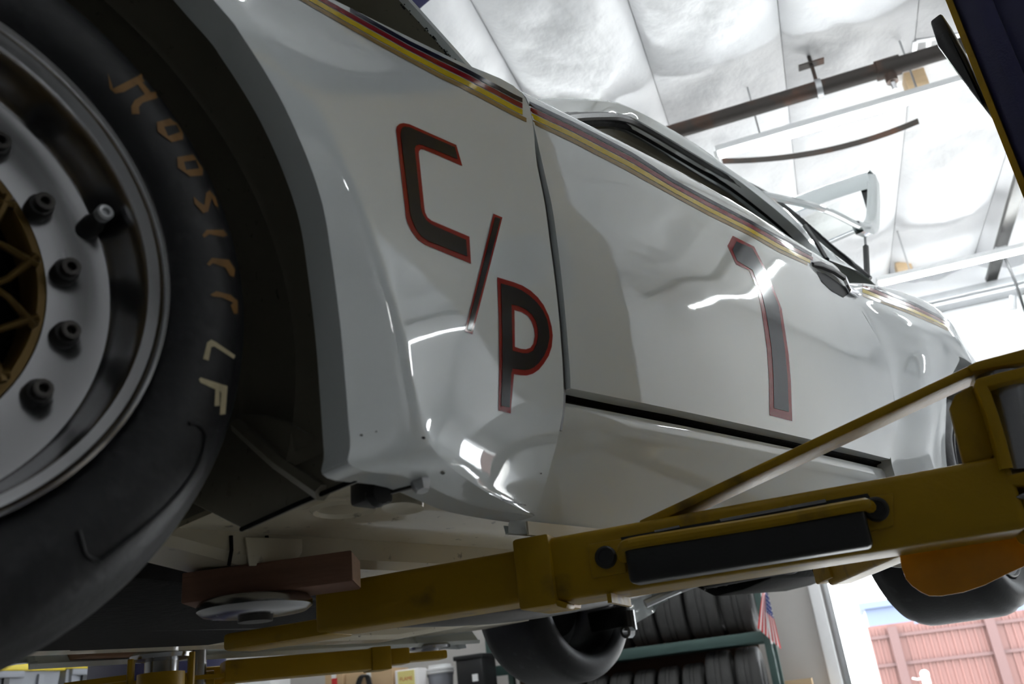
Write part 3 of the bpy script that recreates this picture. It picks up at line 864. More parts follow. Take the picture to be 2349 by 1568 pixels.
put('tow_clevis', MB().lathe([(.012, -.014), (.022, -.014), (.022, .014), (.012, .014)], onY(1440, 1448, 1.22), 10, axis=(1, 0, 0), e1=(0, 1, 0), close=True), steel, car)

# ---- wheels
def tyre_prof(o, i, R, r):
    """outer bead plane o, inner plane i (axis along +Y), tread radius R, bead radius r"""
    s_ = 1 if i > o else -1
    pts = [(r, o + .006 * s_), (r + .006, o - .004 * s_), (r + .022, o - .010 * s_), (r + .040, o - .010 * s_), (r + .056, o - .004 * s_), (r + .070, o + .006 * s_), (R - .014, o + .016 * s_), (R - .006, o + .026 * s_), (R - .001, o + .042 * s_), (R, o + .06 * s_)]
    back = [(a, o + i - b) for a, b in pts[::-1]]
    return pts + back
FWX, FWZ = 0.032, 0.114
def wheel(x, z, o, i, full):
    c = (x, 0, z)
    ty = put('tire', MB().lathe(tyre_prof(o, i, .2858, .1990), c, 128), rubber, car, ang=60)
    s_ = 1 if i > o else -1
    Y_ = lambda d: o + d * s_
    rim = put('wheel_rim', MB().lathe([(.1985, Y_(.004)), (.2000, Y_(-.001)), (.1990, Y_(-.006)), (.1965, Y_(-.0075)), (.1945, Y_(-.005)), (.1935, Y_(-.001)), (.1905, Y_(.001)), (.1865, Y_(.003)), (.1845, Y_(.007)), (.1835, Y_(.016)), (.1790, Y_(.036)), (.1780, Y_(.044)), (.1765, Y_(.046)), (.1600, Y_(.050)), (.1565, Y_(.0525)), (.134, Y_(.0560)), (.132, Y_(.062)), (.132, Y_(.08)), (.178, Y_(.085)), (.180, Y_(.16)), (.186, Y_(.23)), (.196, Y_(.252)), (.199, Y_(.255))], c, 128), alu if full else aludark, car, ang=32)
    cen = put('gold_centre', MB().lathe([(.133, Y_(.058)), (.1325, Y_(.0545)), (.127, Y_(.054)), (.124, Y_(.058)), (.122, Y_(.075))], c, 96), gold, rim, ang=40)
    mbs = MB()
    for k in range(16):
        for sg in (-1, 1):
            a0 = k * math.pi / 8 + .08; a1 = a0 + sg * .62
            P = []
            for q in range(5):
                t = q / 4
                rr = .045 + (.127 - .045) * t
                aa = a0 + (a1 - a0) * t
                P.append(np.array([x + rr * math.cos(aa), Y_(.050 + .012 * (1 - t)) + .0, z + rr * math.sin(aa)]))
            mbs.tube(P, [.0034, .0028, .0026, .0028, .0038], 6)
    put('mesh_spokes', mbs, gold, cen, ang=60)
    put('hub', MB().lathe([(.0, Y_(.04)), (.03, Y_(.042)), (.045, Y_(.05)), (.048, Y_(.075))], c, 32), gold, cen)
    put('brake_disc', MB().lathe([(.0, Y_(.10)), (.128, Y_(.10)), (.128, Y_(.13)), (.0, Y_(.13))], c, 40), blackgrime, rim)
    return ty, rim
tire, rim = wheel(FWX, FWZ, 0.0, 0.255, True)
BOLTS = [onY(u, v, .0555) for u, v in ((82, 484), (141, 632), (140, 775), (76, 908))]
bang = [math.atan2(p[2] - FWZ, p[0] - FWX) for p in BOLTS]
brad = sum(math.hypot(p[2] - FWZ, p[0] - FWX) for p in BOLTS) / 4
nb_ = round(2 * math.pi / abs(bang[3] - bang[0]) * 3)
for k in range(4, nb_):
    a_ = bang[0] + (1 if bang[3] > bang[0] else -1) * 2 * math.pi * k / nb_
    BOLTS.append(np.array([FWX + brad * math.cos(a_), .0555, FWZ + brad * math.sin(a_)]))
for p in BOLTS:
    d_ = unit(np.array([p[0] - FWX, 0, p[2] - FWZ]))
    b_ = put('rim_bolt', MB().lathe([(.0, .004), (.0095, .004), (.0100, -.010), (.0090, -.012), (.0062, -.0125)], p, 14), boltm, rim)
    put('bolt_socket', MB().lathe([(.0068, -.0125), (.0072, -.0190), (.0050, -.0195), (.0036, -.0190), (.0034, -.012), (0, -.011)], p, 12), darksteel, b_)
vp = onY(196, 530, .05)
vs = put('valve_stem', MB().lathe([(.0085, .004), (.0085, -.014), (.0065, -.018), (.0060, -.030), (.0045, -.031)], vp, 16), black, rim)
put('valve_cap', MB().lathe([(.0062, -.029), (.0066, -.036), (.0050, -.0375), (.0030, -.037), (.0026, -.034), (0, -.034)], vp, 16), galv, vs)
wheel(FWX, FWZ, 2 * YC, 2 * YC - .255, False)
wheel(2.43, .160, .005, .265, False)
wheel(2.43, .135, 2 * YC - .01, 2 * YC - .275, False)
# tyre lettering and chalk marks
tt = bvh(tire)
c2 = lambda p: crop(p, 2.489, 230, 130)
for nm, pts, hl in (('letter_h_stem', [(40, 95), (72, 185), (110, 165), (235, 100), (272, 135), (228, 152), (130, 205), (85, 212), (55, 185)], []),
    ('letter_h_bar', [(208, 158), (236, 148), (288, 208), (256, 224)], []),
    ('letter_h_stem', [(255, 215), (325, 195), (347, 230), (240, 265), (218, 290), (222, 330), (180, 330), (175, 285), (195, 250)], []),
    ('letter_o', [(320, 375), (395, 355), (435, 385), (470, 440), (468, 475), (405, 490), (325, 430)], [(362, 402), (432, 390), (452, 432), (385, 455)]),
    ('letter_o', [(437, 575), (525, 560), (550, 595), (582, 640), (580, 680), (510, 685), (440, 635)], [(475, 602), (543, 592), (560, 640), (488, 648)]),
    ('letter_s', [(530, 800), (560, 830), (590, 850), (600, 780), (620, 765), (655, 805), (670, 860), (650, 850), (635, 810), (625, 830), (612, 885), (585, 895), (535, 840)], []),
    ('letter_i', [(580, 1020), (605, 990), (700, 990), (722, 1020), (700, 1030), (620, 1015), (590, 1035)], []),
    ('letter_e', [(605, 1185), (635, 1150), (730, 1160), (765, 1215), (760, 1260), (735, 1250), (710, 1205), (640, 1180), (620, 1195)], []),
    ('letter_r', [(625, 1360), (660, 1340), (740, 1360), (780, 1395), (780, 1465), (760, 1470), (740, 1420), (755, 1405), (690, 1375), (640, 1370)], [])):
    decal(nm, tt, c2(pts), [c2(hl)] if hl else [], tyreink, tire, .0008, 8)
cL = lambda p: crop(p, 1.96, 0, 768)
decal('chalk_letter_l', tt, cL([(912, 108), (930, 35), (948, 22), (968, 32), (1055, 92), (1048, 108), (962, 52), (948, 55), (936, 116)]), [], chalk, tire, .0006, 8)
decal('chalk_letter_f', tt, cL([(893, 200), (900, 192), (1020, 230), (1010, 355), (985, 358), (992, 262), (985, 250), (985, 318), (962, 320), (966, 245), (900, 215)]), [], chalk, tire, .0006, 8)
# moulded plate outline on the tyre side
for pts in ([(352, 880), (365, 925), (385, 985), (430, 1012), (475, 1000), (640, 870), (780, 735), (880, 600), (920, 480), (915, 430), (880, 395), (850, 398)],):
    q = [shoot(tt, *p, .0004) for p in catmull([np.array(a) for a in cL(pts)], 4)]
    q = [p for p in q if p is not None]
    put('moulded_ridge', MB().tube(q, .0016, 6), rubber, tire)

# ------------------------------------------------------------------ two-post lift
XP, YP = 1.19, -.4505
lift = root('two_post_lift', 'two-post lift with navy columns and yellow swing arms under the car', 'car lift', (1.3, YC, -H))
# the near front arm: its face lies in the vertical plane PA
ATOP = -0.02
a0, a1 = onZ(1185, 1245, ATOP), onZ(2150, 1070, ATOP)
AD = unit((a1 - a0) * [1, 1, 0])                   # along the arm, towards the column
AN = np.array([-AD[1], AD[0], 0.0])                # away from the camera
if AN @ FW < 0: AN = -AN
def PA(u, v, off=0.0):
    return onplane(u, v, AN, AN @ a0 + off)
zb_ = float(PA(1200, 1391)[2])
ztop = ATOP
end = PA(2330, 1100)
c0, c1 = a0 * [1, 1, 0], end * [1, 1, 0]
AWD = .085
def abox(s0, s1, off0, off1, z0, z1):
    mid = a0 * [1, 1, 0] + AD * (s0 + s1) / 2 + AN * (off0 + off1) / 2 + ZV * (z0 + z1) / 2
    return MB().box(mid, abs(s1 - s0), abs(off1 - off0), abs(z1 - z0), AD, AN, ZV)
SE = float((end - a0) @ AD)
arm = put('outer_arm', abox(0, SE, 0, AWD, zb_, ztop), yellow, lift, bevel=.008, seg=3)
put('end_band', abox(-.004, .042, -.006, AWD + .006, zb_ - .004, ztop + .004), yellow, arm, bevel=.004)
put('weld_plate', abox(.10, .105, .0, AWD, zb_ - .010, zb_), yellow, arm)
s_in = float((PA(720, 1390, .008) - a0) @ AD)
z_i0, z_i1 = float(PA(724, 1440, .008)[2]), float(PA(720, 1342, .008)[2])
put('inner_arm', abox(s_in, .10, .008, AWD - .008, zb_ + .006, ztop - .006), yellow, arm, bevel=.007, seg=3)
s_t = float((PA(522, 1460, .02) - a0) @ AD)
zt0, zt1 = float(PA(525, 1475, .02)[2]), float(PA(522, 1440, .02)[2])
put('arm_tip', abox(s_t, s_in + .02, .010, AWD - .012, zb_ + .004, zb_ + .004 + max(.022, zt1 - zt0)), yellow, arm, bevel=.005)
put('catch_tab', MB().prism([PA(u, v, -.004) for u, v in ((1272, 1372), (1302, 1384), (1298, 1396), (1276, 1390))], AN * .03), yellow, arm, bevel=.002)
# pad on its screw under the block
ptop = -.046
pc = onZ(586, 1372, ptop)
pad = put('lift_pad', MB().lathe([(0, -.004), (.050, -.004), (.056, .0), (.062, -.001), (.066, -.006), (.066, -.012), (.060, -.017), (.030, -.020), (.0, -.020)], pc, 48, axis=(0, 0, 1)), steel, lift, ang=50)
put('pad_screw', MB().tube([pc - ZV * .018, np.array([pc[0], pc[1], zb_ + .02])], .020, 20), darksteel, pad)
put('pad_rubber', MB().lathe([(0, 0.001), (.050, .001), (.052, -.004)], pc, 40, axis=(0, 0, 1)), bumper, pad)
# rubber door guard on the arm with its rod and bolted plates
sx = lambda u, v: float((PA(u, v) - a0) @ AD)
g0, g1 = sx(1452, 1290), sx(1990, 1200)
gz0, gz1 = float(PA(1700, 1290, -.03)[2]), float(PA(1700, 1205, -.03)[2])
guard = put('rubber_guard', abox(g0, g1, -.034, .0, gz0 - .004, gz1), bumper, arm, bevel=.006, seg=3)
put('guard_back', MB().prism([PA(u, v, -.004) for u, v in ((1424, 1232), (1990, 1131), (1996, 1140), (1985, 1160), (1428, 1262))], AN * .004), black, arm)
rod = [PA(1432, 1278, -.006), PA(1430, 1258, -.024), PA(1450, 1246, -.034), PA(1560, 1228, -.034), PA(1760, 1196, -.034), PA(1960, 1160, -.034), PA(1985, 1157, -.026), PA(1996, 1163, -.006)]
put('guard_rod', MB().tube(catmull(rod, 4), .0065, 10), yellow, arm)
for pts in (((1348, 1248), (1430, 1234), (1436, 1312), (1358, 1326)), ((1990, 1140), (2048, 1130), (2050, 1205), (1988, 1220))):
    put('bolt_plate', MB().prism([PA(u, v, -.004) for u, v in pts], AN * .005), yellow, arm, bevel=.001)
for u, v in ((1391, 1278), (2010, 1168)):
    b_ = put('socket_bolt', MB().lathe([(.0125, .006), (.0125, -.004), (.0105, -.006), (.0082, -.006)], PA(u, v, -.004), 24, axis=AN, e1=AD), boltm, arm)
    put('bolt_recess', MB().lathe([(.0090, -.0058), (.0080, -.0046), (0, -.0044)], PA(u, v, -.004), 12, axis=AN, e1=AD), black, b_)
for pts in (((1650, 1190), (1893, 1144), (1896, 1151), (1654, 1196)), ((1500, 1216), (1558, 1204), (1560, 1209), (1502, 1220))):
    put('bright_strip', MB().prism([PA(u, v, -.008) for u, v in pts], AN * .006), steel, arm)
# inclined strap from arm up to the carriage, and the clevis with its pin
put('arm_strap', MB().beam(PA(1480, 1202, .03) + ZV * -.004, PA(2225, 862, .03), .05, .010), yellow, arm, bevel=.002)
clev = []
path_o = [(2296, 1075), (2280, 1010), (2262, 950), (2246, 905), (2234, 882), (2240, 868), (2262, 862), (2300, 852), (2360, 838)]
pts_o = [PA(u, v, -.012) for u, v in path_o]
def ribbon(path, th, depth_vec):
    rows = []
    cen = PA(2340, 980, -.012)
    for i, p in enumerate(path):
        t = unit(path[min(i + 1, len(path) - 1)] - path[max(i - 1, 0)])
        nn = unit(np.cross(t, AN))
        if nn @ (cen - p) < 0: nn = -nn
        q = p + nn * th
        rows.append([p, q, q + depth_vec, p + depth_vec])
    return MB().grid(rows, True)
carr = put('carriage', ribbon(pts_o, .011, AN * .05), yellow, lift, bevel=.0015)
put('carriage_cheek', MB().prism([PA(u, v, .012) for u, v in ((2178, 935), (2190, 905), (2232, 880), (2262, 950), (2285, 1040), (2272, 1052), (2210, 1064))], AN * .012), yellow, carr, bevel=.003)
put('carriage_top_plate', MB().prism([PA(u, v, .0) for u, v in ((2219, 838), (2240, 828), (2420, 780), (2420, 822), (2300, 838), (2228, 852))], AN * .16), yellow, carr, bevel=.002)
put('pivot_pin', MB().tube([PA(2300, 862, .03), PA(2340, 1085, .03)], .026, 24), steel, carr)
put('carriage_block', MB().prism([PA(u, v, .0) for u, v in ((2300, 1090), (2500, 1050), (2520, 1120), (2312, 1112))], AN * .10), yellow, carr, bevel=.003)
put('carriage_block', MB().prism([PA(u, v, .03) for u, v in ((2312, 1110), (2520, 1070), (2560, 1320), (2349, 1230))], AN * .05), yellow, carr, bevel=.003)
put('carriage_body', MB().aabb((1.03, -.66, -.16), (XP, -.455, .26)), yellow, carr, bevel=.006)
put('carriage_tongue', MB().beam(PA(2345, 1085, .06), np.array([1.06, -.53, PA(2345, 1085, .06)[2] - .01]), .07, .05), yellow, carr, bevel=.004)
put('side_rib', MB().prism([PA(u, v, .05) for u, v in ((2275, 985), (2310, 968), (2335, 1062), (2310, 1068))], AN * .01), orange, carr)
put('bright_tongue', MB().prism([PA(u, v, .0) for u, v in ((2325, 1140), (2349, 1128), (2420, 1120), (2420, 1140), (2345, 1145))], AN * .03), steel, carr, bevel=.002)
# rounded toe guard plate below the arm
tg = [(2064, 1215), (2062, 1262), (2068, 1300), (2078, 1327), (2092, 1343), (2112, 1357), (2132, 1366), (2160, 1366), (2210, 1358), (2260, 1341), (2310, 1316), (2380, 1285), (2380, 1160), (2200, 1195)]
PT = lambda u, v: onplane(u, v, AN, AN @ a0 + .10)
put('toe_guard', MB().prism([PT(u, v) for u, v in tg], AN * .003), orange, lift, bevel=.0008)
# rear arm of the near column with its pad
rt = onZ(1900, 1318, -.035)
re_ = PA(2330, 1160, .13)
re_ = np.array([re_[0], re_[1], -.035])
rarm = put('rear_arm', MB().beam(rt + unit(re_ - rt) * .06, re_, .045, .050), yellow, lift, bevel=.006, seg=3)
put('rear_arm_tip', MB().beam(rt, rt + unit(re_ - rt) * .10, .055, .030), yellow, rarm, bevel=.004)
put('rear_pad', MB().prism([onplane(u, v, AN, AN @ rt + .0) for u, v in ((1858, 1303), (1925, 1288), (1928, 1310), (1868, 1317))], AN * .10), bumper, rarm, bevel=.004)
# near column with its yellow edge and door bumper
colm = put('column', MB().aabb((XP, YP - .34, -H), (XP + .30, YP, 2.1)), blue, lift, bevel=.012, seg=3)
put('column_flange', MB().aabb((XP - .012, YP - .05, -H), (XP + .004, YP - .030, 2.1)), blue, colm)
put('column_flange', MB().aabb((XP - .010, YP - .16, -H), (XP + .004, YP - .13, 2.1)), blue, colm)
put('edge_strip', MB().aabb((XP - .006, YP - .004, -H), (XP + .28, YP + .004, 2.1)), yellow, colm)
bp_ = [(2132, 48), (2158, 28), (2172, 52), (2215, 130), (2262, 240), (2256, 244), (2190, 160), (2150, 105)]
put('column_bumper', MB().prism([onX(u, v, XP + .02) for u, v in bp_], (.05, 0, 0)), bumper, colm, bevel=.004)
put('base_plate', MB().aabb((XP - .1, YP - .45, -H), (XP + .40, YP + .05, -H + .02)), blue, colm)
put('overhead_beam', MB().aabb((XP + .10, YP - .2, 1.85), (XP + .26, 2 * YC + .60, 2.02)), blue, lift, bevel=.008)
put('shutoff_bar', MB().tube([(XP + .12, YP, 1.79), (XP + .12, 2 * YC + .45, 1.79)], .028, 14), bumper, lift)
# far column, carriage and its two arms
YF = 2 * YC - YP
fcol = put('column', MB().aabb((XP, YF, -H), (XP + .30, YF + .34, 2.1)), blue, lift, bevel=.012)
put('base_plate', MB().aabb((XP - .1, YF - .05, -H), (XP + .40, YF + .45, -H + .02)), blue, fcol)
fz = -.016
f0, f1 = onZ(516, 1513, fz), onZ(893, 1483, fz)
FD = unit((f1 - f0) * [1, 1, 0]); FN = np.array([-FD[1], FD[0], 0])
if FN @ FW < 0: FN = -FN
def fbox(s0, s1, o0, o1, z0, z1):
    mid = f0 * [1, 1, 0] + FD * (s0 + s1) / 2 + FN * (o0 + o1) / 2 + ZV * (z0 + z1) / 2
    return MB().box(mid, abs(s1 - s0), abs(o1 - o0), abs(z1 - z0), FD, FN, ZV)
fL = float((f1 - f0) @ FD)
fzb = float(onplane(520, 1565, FN, FN @ f0)[2])
farm = put('outer_arm', fbox(0, fL, 0, .08, fzb, fz), yellow, lift, bevel=.006)
put('end_band', fbox(fL - .05, fL + .004, -.004, .084, fzb - .003, fz + .003), yellow, farm, bevel=.003)
put('inner_arm', fbox(fL, fL + .17, .008, .07, fzb + .012, fz - .018), yellow, farm, bevel=.005)
put('inner_arm_cap', fbox(fL, fL + .06, .006, .072, fzb + .008, fz - .004), yellow, farm, bevel=.004)
fp2 = onZ(985, 1478, fz + .022)
fpad = put('lift_pad', MB().lathe([(0, 0), (.06, 0), (.066, -.006), (.064, -.013), (.03, -.018), (.02, -.045), (0, -.045)], fp2, 32, axis=(0, 0, 1)), steel, lift, ang=50)
fc = put('carriage', fbox(-.16, -.02, .02, .14, fzb - .02, fz - .02), yellow, lift, bevel=.004)
put('pivot_pin', MB().tube([f0 - FD * .06 + FN * .02 + ZV * .05, f0 - FD * .06 + FN * .02 - ZV * .10], .020, 16), steel, fc)
put('carriage_plate', MB().beam(f0 - FD * .30 + FN * .03 - ZV * .035, f0 + ZV * -.035 + FN * .03, .06, .010), yellow, fc)
put('hex_nut', MB().tube([f0 - FD * .145 + FN * .0 + ZV * .005, f0 - FD * .145 + ZV * -.016], .022, 6), darksteel, fc)
put('threaded_stud', MB().tube([f0 - FD * .145 + ZV * -.016, f0 - FD * .145 + ZV * -.05], .011, 10), darksteel, fc)
arm_to_col = np.array([XP + .12, YF, fz - .04])
put('outer_arm', MB().beam(f0 + FN * .10 - ZV * .04, arm_to_col, .09, .07), yellow, lift, bevel=.006)
fp1 = onZ(372, 1494, .0)
fpad1 = put('lift_pad', MB().lathe([(0, 0), (.060, 0), (.068, -.007), (.066, -.016), (.03, -.022), (.0, -.022)], fp1, 32, axis=(0, 0, 1)), steel, lift, ang=50)
put('pad_screw', MB().tube([fp1 - ZV * .02, fp1 - ZV * .06], .036, 20), steel, fpad1)
pn = unit((fp1 - CAM) * [1, 1, 0]); pr = np.array([pn[1], -pn[0], 0])
cr = []
for a in np.linspace(0, 1, 13):
    cr.append(None)
def cradle(o, dz):
    P = [fp1 + pr * x + pn * o + ZV * z for x, z in ((-.062, -.015), (-.062, -.075), (-.050, -.088), (.050, -.088), (.062, -.075), (.062, -.010))]
    return P
rows = [[p, p + pr * (.008 if p @ pr < fp1 @ pr else -.008)] for p in cradle(-.05, 0)]
put('pad_cradle', MB().tube(cradle(-.05, 0), .007, 8).tube(cradle(.04, 0), .007, 8), yellow, fpad1)
put('cradle_ring', MB().lathe([(.046, -.045), (.050, -.045), (.050, -.078), (.046, -.078)], fp1, 32, axis=(0, 0, 1), close=True), yellow, fpad1)
put('outer_arm', MB().beam(fp1 - ZV * .07, arm_to_col + np.array([-.05, 0, -.02]), .07, .05), yellow, lift, bevel=.006)
put('arm_handle', MB().beam(fp1 - ZV * .055 - pr * .19 - pn * .02, fp1 - ZV * .05 - pr * .07 - pn * .02, .02, .012), yellow, fpad1)

# wood blocks packed between pads and frame rails
bz0, bz1 = -.0455, -.0105
bl, br = onZ(415, 1384, bz0), onZ(808, 1332, bz0)
BD = unit((br - bl) * [1, 1, 0]); BN = np.array([-BD[1], BD[0], 0])
if BN @ FW < 0: BN = -BN
wl_ = np.linalg.norm((br - bl)[:2])
vh = unit((br - CAM) * [1, 1, 0]); vd = unit(vh + BD * .13) * .075
wb = put('wood_block', MB().prism([bl, br, br + vd, bl + vd], ZV * (bz1 - bz0)), wood, bevel=.0015)
tag(wb, 'reddish brown wooden block on the near lift pad by the front tyre', 'wood block')
put('lit_end_grain', MB().prism([br + vd * .03 + ZV * .002, br + vd * .97 + ZV * .002, br + vd * .97 + ZV * (bz1 - bz0 - .002), br + vd * .03 + ZV * (bz1 - bz0 - .002)], BD * .0008), woodend, wb)
fb0, fb1 = onZ(192, 1508, .0025), onZ(430, 1503, .0025)
fBD = unit((fb1 - fb0) * [1, 1, 0]); fBN = np.array([-fBD[1], fBD[0], 0])
if fBN @ FW < 0: fBN = -fBN
fwb = put('wood_block', MB().box((fb0 + fb1) / 2 + fBN * .03 + ZV * .016, np.linalg.norm((fb1 - fb0)[:2]), .09, .030, fBD, fBN, ZV), board, bevel=.0015)
tag(fwb, 'thin wooden board lying on the far lift pad', 'wood block')

# ------------------------------------------------------------------ ceiling fittings
tube_dim = mat('dimmed_tube_glow', (0.98, 1.0, 0.99), 0.5, emit=LAMP * .4)  # output lowered so the reflected ceiling leaves the fender letters dark
def lamp(wa, wb_, v_, z_, label, tm_=tube_m):
    o = root('fluorescent_light', label, 'ceiling lamp', B((wa + wb_) / 2, v_, z_), 'fluorescent ceiling lamps')
    L_ = wb_ - wa
    put('housing', MB().wbox(wa, wb_, v_ - .036, v_ + .036, z_ + .035, z_ + .085), housing, o, bevel=.01)
    for d in (0.0,):
        put('tube', MB().tube([B(wa + .02, v_ + d, z_ + .018), B(wb_ - .02, v_ + d, z_ + .018)], .019, 12), tm_, o)
    for e in (wa, wb_): put('end_socket', MB().wbox(e - .012, e + .012, v_ - .03, v_ + .03, z_ - .005, z_ + .04), white_pl, o)
    for e in (wa + .3, wb_ - .3): put('hanger_rod', MB().tube([B(e, v_, z_ + .1), B(e, v_, CEIL + .12)], .006, 6), galv, o)
    return o
LZ = 2.98
lA, lB = onZ(1645, 364, LZ), onZ(2232, 197, LZ)
lamp(float(lA @ WV), float(lB @ WV), float(lA @ VV), LZ, 'glowing tube lamp just below the dark pipe above the car roof')
lC, lD = onZ(2014, 657, LZ), onZ(2349, 573, LZ)
lamp(float(lC @ WV), float(lC @ WV) + 2.4, float(lC @ VV), LZ, 'glowing tube lamp by the back wall above the tail')
for wa, v_, lb, tm_ in ((3.4, 5.05, 'tube lamp in line with the dark pipe, past the column', tube_m), (3.2, 2.4, 'dimmer tube lamp over the bay beside the car door', tube_dim), (-2.15, 5.08, 'added tube lamp hidden behind the car roof to brighten the ceiling', tube_m), (-2.3, 1.7, 'added unseen tube lamp above the hood', tube_m), (-5.0, 5.1, 'added unseen tube lamp over the far bay left of the car', tube_m), (0.9, 1.7, 'added unseen tube lamp above the roof of the car', tube_m), (-3.6, 8.2, 'added unseen tube lamp above the steel shelf by the back wall', tube_m)):  # hood, roof, far-bay and shelf lamps are unseen, added to brighten the ceiling
    lamp(wa, wa + 2.4, v_, LZ, lb, tm_)
PZ = 3.20
pA, pB = onZ(1533, 306, PZ), onZ(2169, 120, PZ)
pv = float(pA @ VV)
pipe = root('ceiling_pipe', 'dark rusty pipe running across under the white ceiling', 'pipe', B(1.0, pv, PZ))
put('pipe_run', MB().tube([B(W0, pv, PZ), B(W1, pv, PZ)], .052, 16), rust, pipe)
hw = float(onZ(1878, 205, PZ) @ WV)
put('hanger_rod', MB().tube([B(hw, pv, PZ + .05), B(hw, pv, CEIL + .05)], .012, 8), rust, pipe)
put('hanger_clamp', MB().lathe([(.056, -.018), (.062, -.018), (.062, .018), (.056, .018)], B(hw, pv, PZ), 20, axis=WV, e1=ZV, close=True), galv, pipe)
put('hanger_plate', MB().wbox(hw - .08, hw + .08, pv - .03, pv + .03, CEIL - .06, CEIL - .05), rust, pipe)
sw = float(onZ(2035, 175, PZ) @ WV)
put('tee_fitting', MB().tube([B(sw, pv, PZ), B(sw, pv, PZ - .11)], .036, 12).tube([B(sw - .07, pv, PZ), B(sw + .07, pv, PZ)], .064, 16), rust, pipe)
put('sprinkler_head', MB().tube([B(sw, pv, PZ - .10), B(sw, pv, PZ - .17)], [.020, .014], 10), chrome, pipe)
# perforated strap above the pipe
ps = [onZ(2098, 108, 3.30), onZ(2178, 96, 3.30)]
strap = root('perforated_strap', 'perforated galvanised strap above the dark pipe beside the column', 'strap', ps[0])
sd_ = unit(ps[1] - ps[0])
put('rail', MB().beam(ps[0] + VV * .06, ps[1] + sd_ * .4 + VV * .06, .03, .01).beam(ps[0] - VV * .06, ps[1] + sd_ * .4 - VV * .06, .03, .01), galv, strap)
for k in range(8): put('rung', MB().beam(ps[0] + sd_ * .085 * k - VV * .06, ps[0] + sd_ * .085 * k + VV * .06, .03, .009), galv, strap)
for (u, v), lb in (((2101, 194), 'wooden block fixed to the ceiling right of the pipe sprinkler head'), ((2074, 620), 'wooden block fixed to the ceiling near the tail lamp')):
    p = onZ(u, v, 3.36)
    s_ = .13 if v < 300 else .14
    o = put('wood_cleat', MB().box(p, s_, s_, .15, WV, VV, ZV), pine, bevel=.004)
    tag(o, lb, 'wood block')
b0, b1 = onZ(2345, 395, 3.22), onZ(2276, 632, 3.22)
brace = root('ceiling_brace', 'dark steel brace strut crossing under the ceiling at the right edge', 'strut', b0)
bd_ = unit(b1 - b0)
put('strut', MB().beam(b0 - bd_ * 3, b1 + bd_ * .1, .10, .05), darksteel, brace, bevel=.004)
put('strut_web', MB().beam(b0 - bd_ * 3 + ZV * .035, b1 + bd_ * .1 + ZV * .035, .02, .06), galv, brace)
put('strut_clamp', MB().box(onZ(2294, 575, 3.18), .10, .14, .05, WV, VV, ZV), galv, brace, bevel=.008)
cab = root('hanging_cable', 'thin dark cable hanging down beside the ceiling brace', 'cable', onZ(2312, 640, 3.1))
q0 = onZ(2305, 590, 3.05); 
put('cord', MB().tube([q0, q0 - ZV * .25 + WV * .01, q0 - ZV * .55 + WV * .0], .012, 8), black, cab)
put('plug', MB().tube([q0 - ZV * .38 - WV * .05, q0 - ZV * .5 - WV * .08], .03, 8), galv, cab)

# ------------------------------------------------------------------ tyre rack at the back wall
RV = 7.9
zs = float(onV(1745, 1459, RV)[2])
rw1 = float(onV(1752, 1470, RV) @ WV)
rwl = float(onV(1128, 1540, RV) @ WV)
RL = rw1 - rwl
rack = root('tire_rack', 'green steel rack full of used tyres by the bay door', 'rack', B(rw1 - 1.6, RV + .3, -H))
for z_ in (zs - .72, zs, zs + .85):
    put('beam', MB().wbox(rwl, rw1, RV, RV + .04, z_ - .045, z_ + .045), greenst, rack, bevel=.003)
    put('beam', MB().wbox(rwl, rw1, RV + .56, RV + .60, z_ - .045, z_ + .045), greenst, rack, bevel=.003)
    put('deck', MB().wbox(rwl, rw1, RV + .04, RV + .56, z_ + .015, z_ + .035), brownboard, rack)
for wv_ in (rwl - .04, rw1):
    for vv_ in (RV, RV + .54):
        put('upright', MB().wbox(wv_, wv_ + .06, vv_, vv_ + .06, -H, zs + 1.2), greenst, rack, bevel=.003)
        mbh = MB()
    for k in range(9): put('upright_slot', MB().wbox(wv_ + .058, wv_ + .061, RV + .02, RV + .045, zs - .9 + .1 * k, zs - .86 + .1 * k), black, rack)
put('diagonal', MB().beam(B(rw1 + .03, RV + .05, zs - .85), B(rw1 + .03, RV + .55, zs - .1), .02, .02), greenst, rack)
def rack_tyre(R, r, wd):
    mb = MB().lathe([(r, -wd * .36), (r + .02, -wd * .46), (R * .86, -wd * .5), (R * .97, -wd * .44), (R, -wd * .34), (R, -wd * .12), (R - .008, -wd * .11), (R - .008, -wd * .08), (R, -wd * .07), (R, wd * .07), (R - .008, wd * .08), (R - .008, wd * .11), (R, wd * .12), (R, wd * .34), (R * .97, wd * .44), (R * .86, wd * .5), (r + .02, wd * .46), (r, wd * .36)], (0, 0, 0), 40, axis=(1, 0, 0), e1=(0, 1, 0), close=True)
    return mb
protos = {}
def place_tyre(key, wc, vc, zc, label, group):
    R, r, wd = key
    if key not in protos:
        bm = rack_tyre(*key).bm(0, 2, 50)
        me = bpy.data.meshes.new('used_tire'); bm.to_mesh(me); bm.free(); me.materials.append(rubber2)
        protos[key] = me
    o = bpy.data.objects.new('used_tire', protos[key]); COL.objects.link(o)
    p = B(wc, vc, zc)
    o.location = (p[0], p[1], p[2] + H)
    o.rotation_euler = (random.uniform(0, 6), 0, WA)
    tag(o, label, 'tire', group)
    return o
ww = rw1 - .17
names = ['rightmost', 'second from right', 'third from right', 'fourth from right', 'fifth from right', 'sixth from right', 'seventh from right', 'eighth from right']
for k in range(8):
    wd = (.27, .28, .26, .24, .27, .25, .26, .25)[k]
    place_tyre((.31, .19, wd), ww - wd * .5 + .13, RV + .27, zs + .037 + .31, 'worn tyre on the upper deck of the green rack, %s' % names[k], 'tyres on the upper deck')
    ww -= wd + .025
ww = rw1 - .07
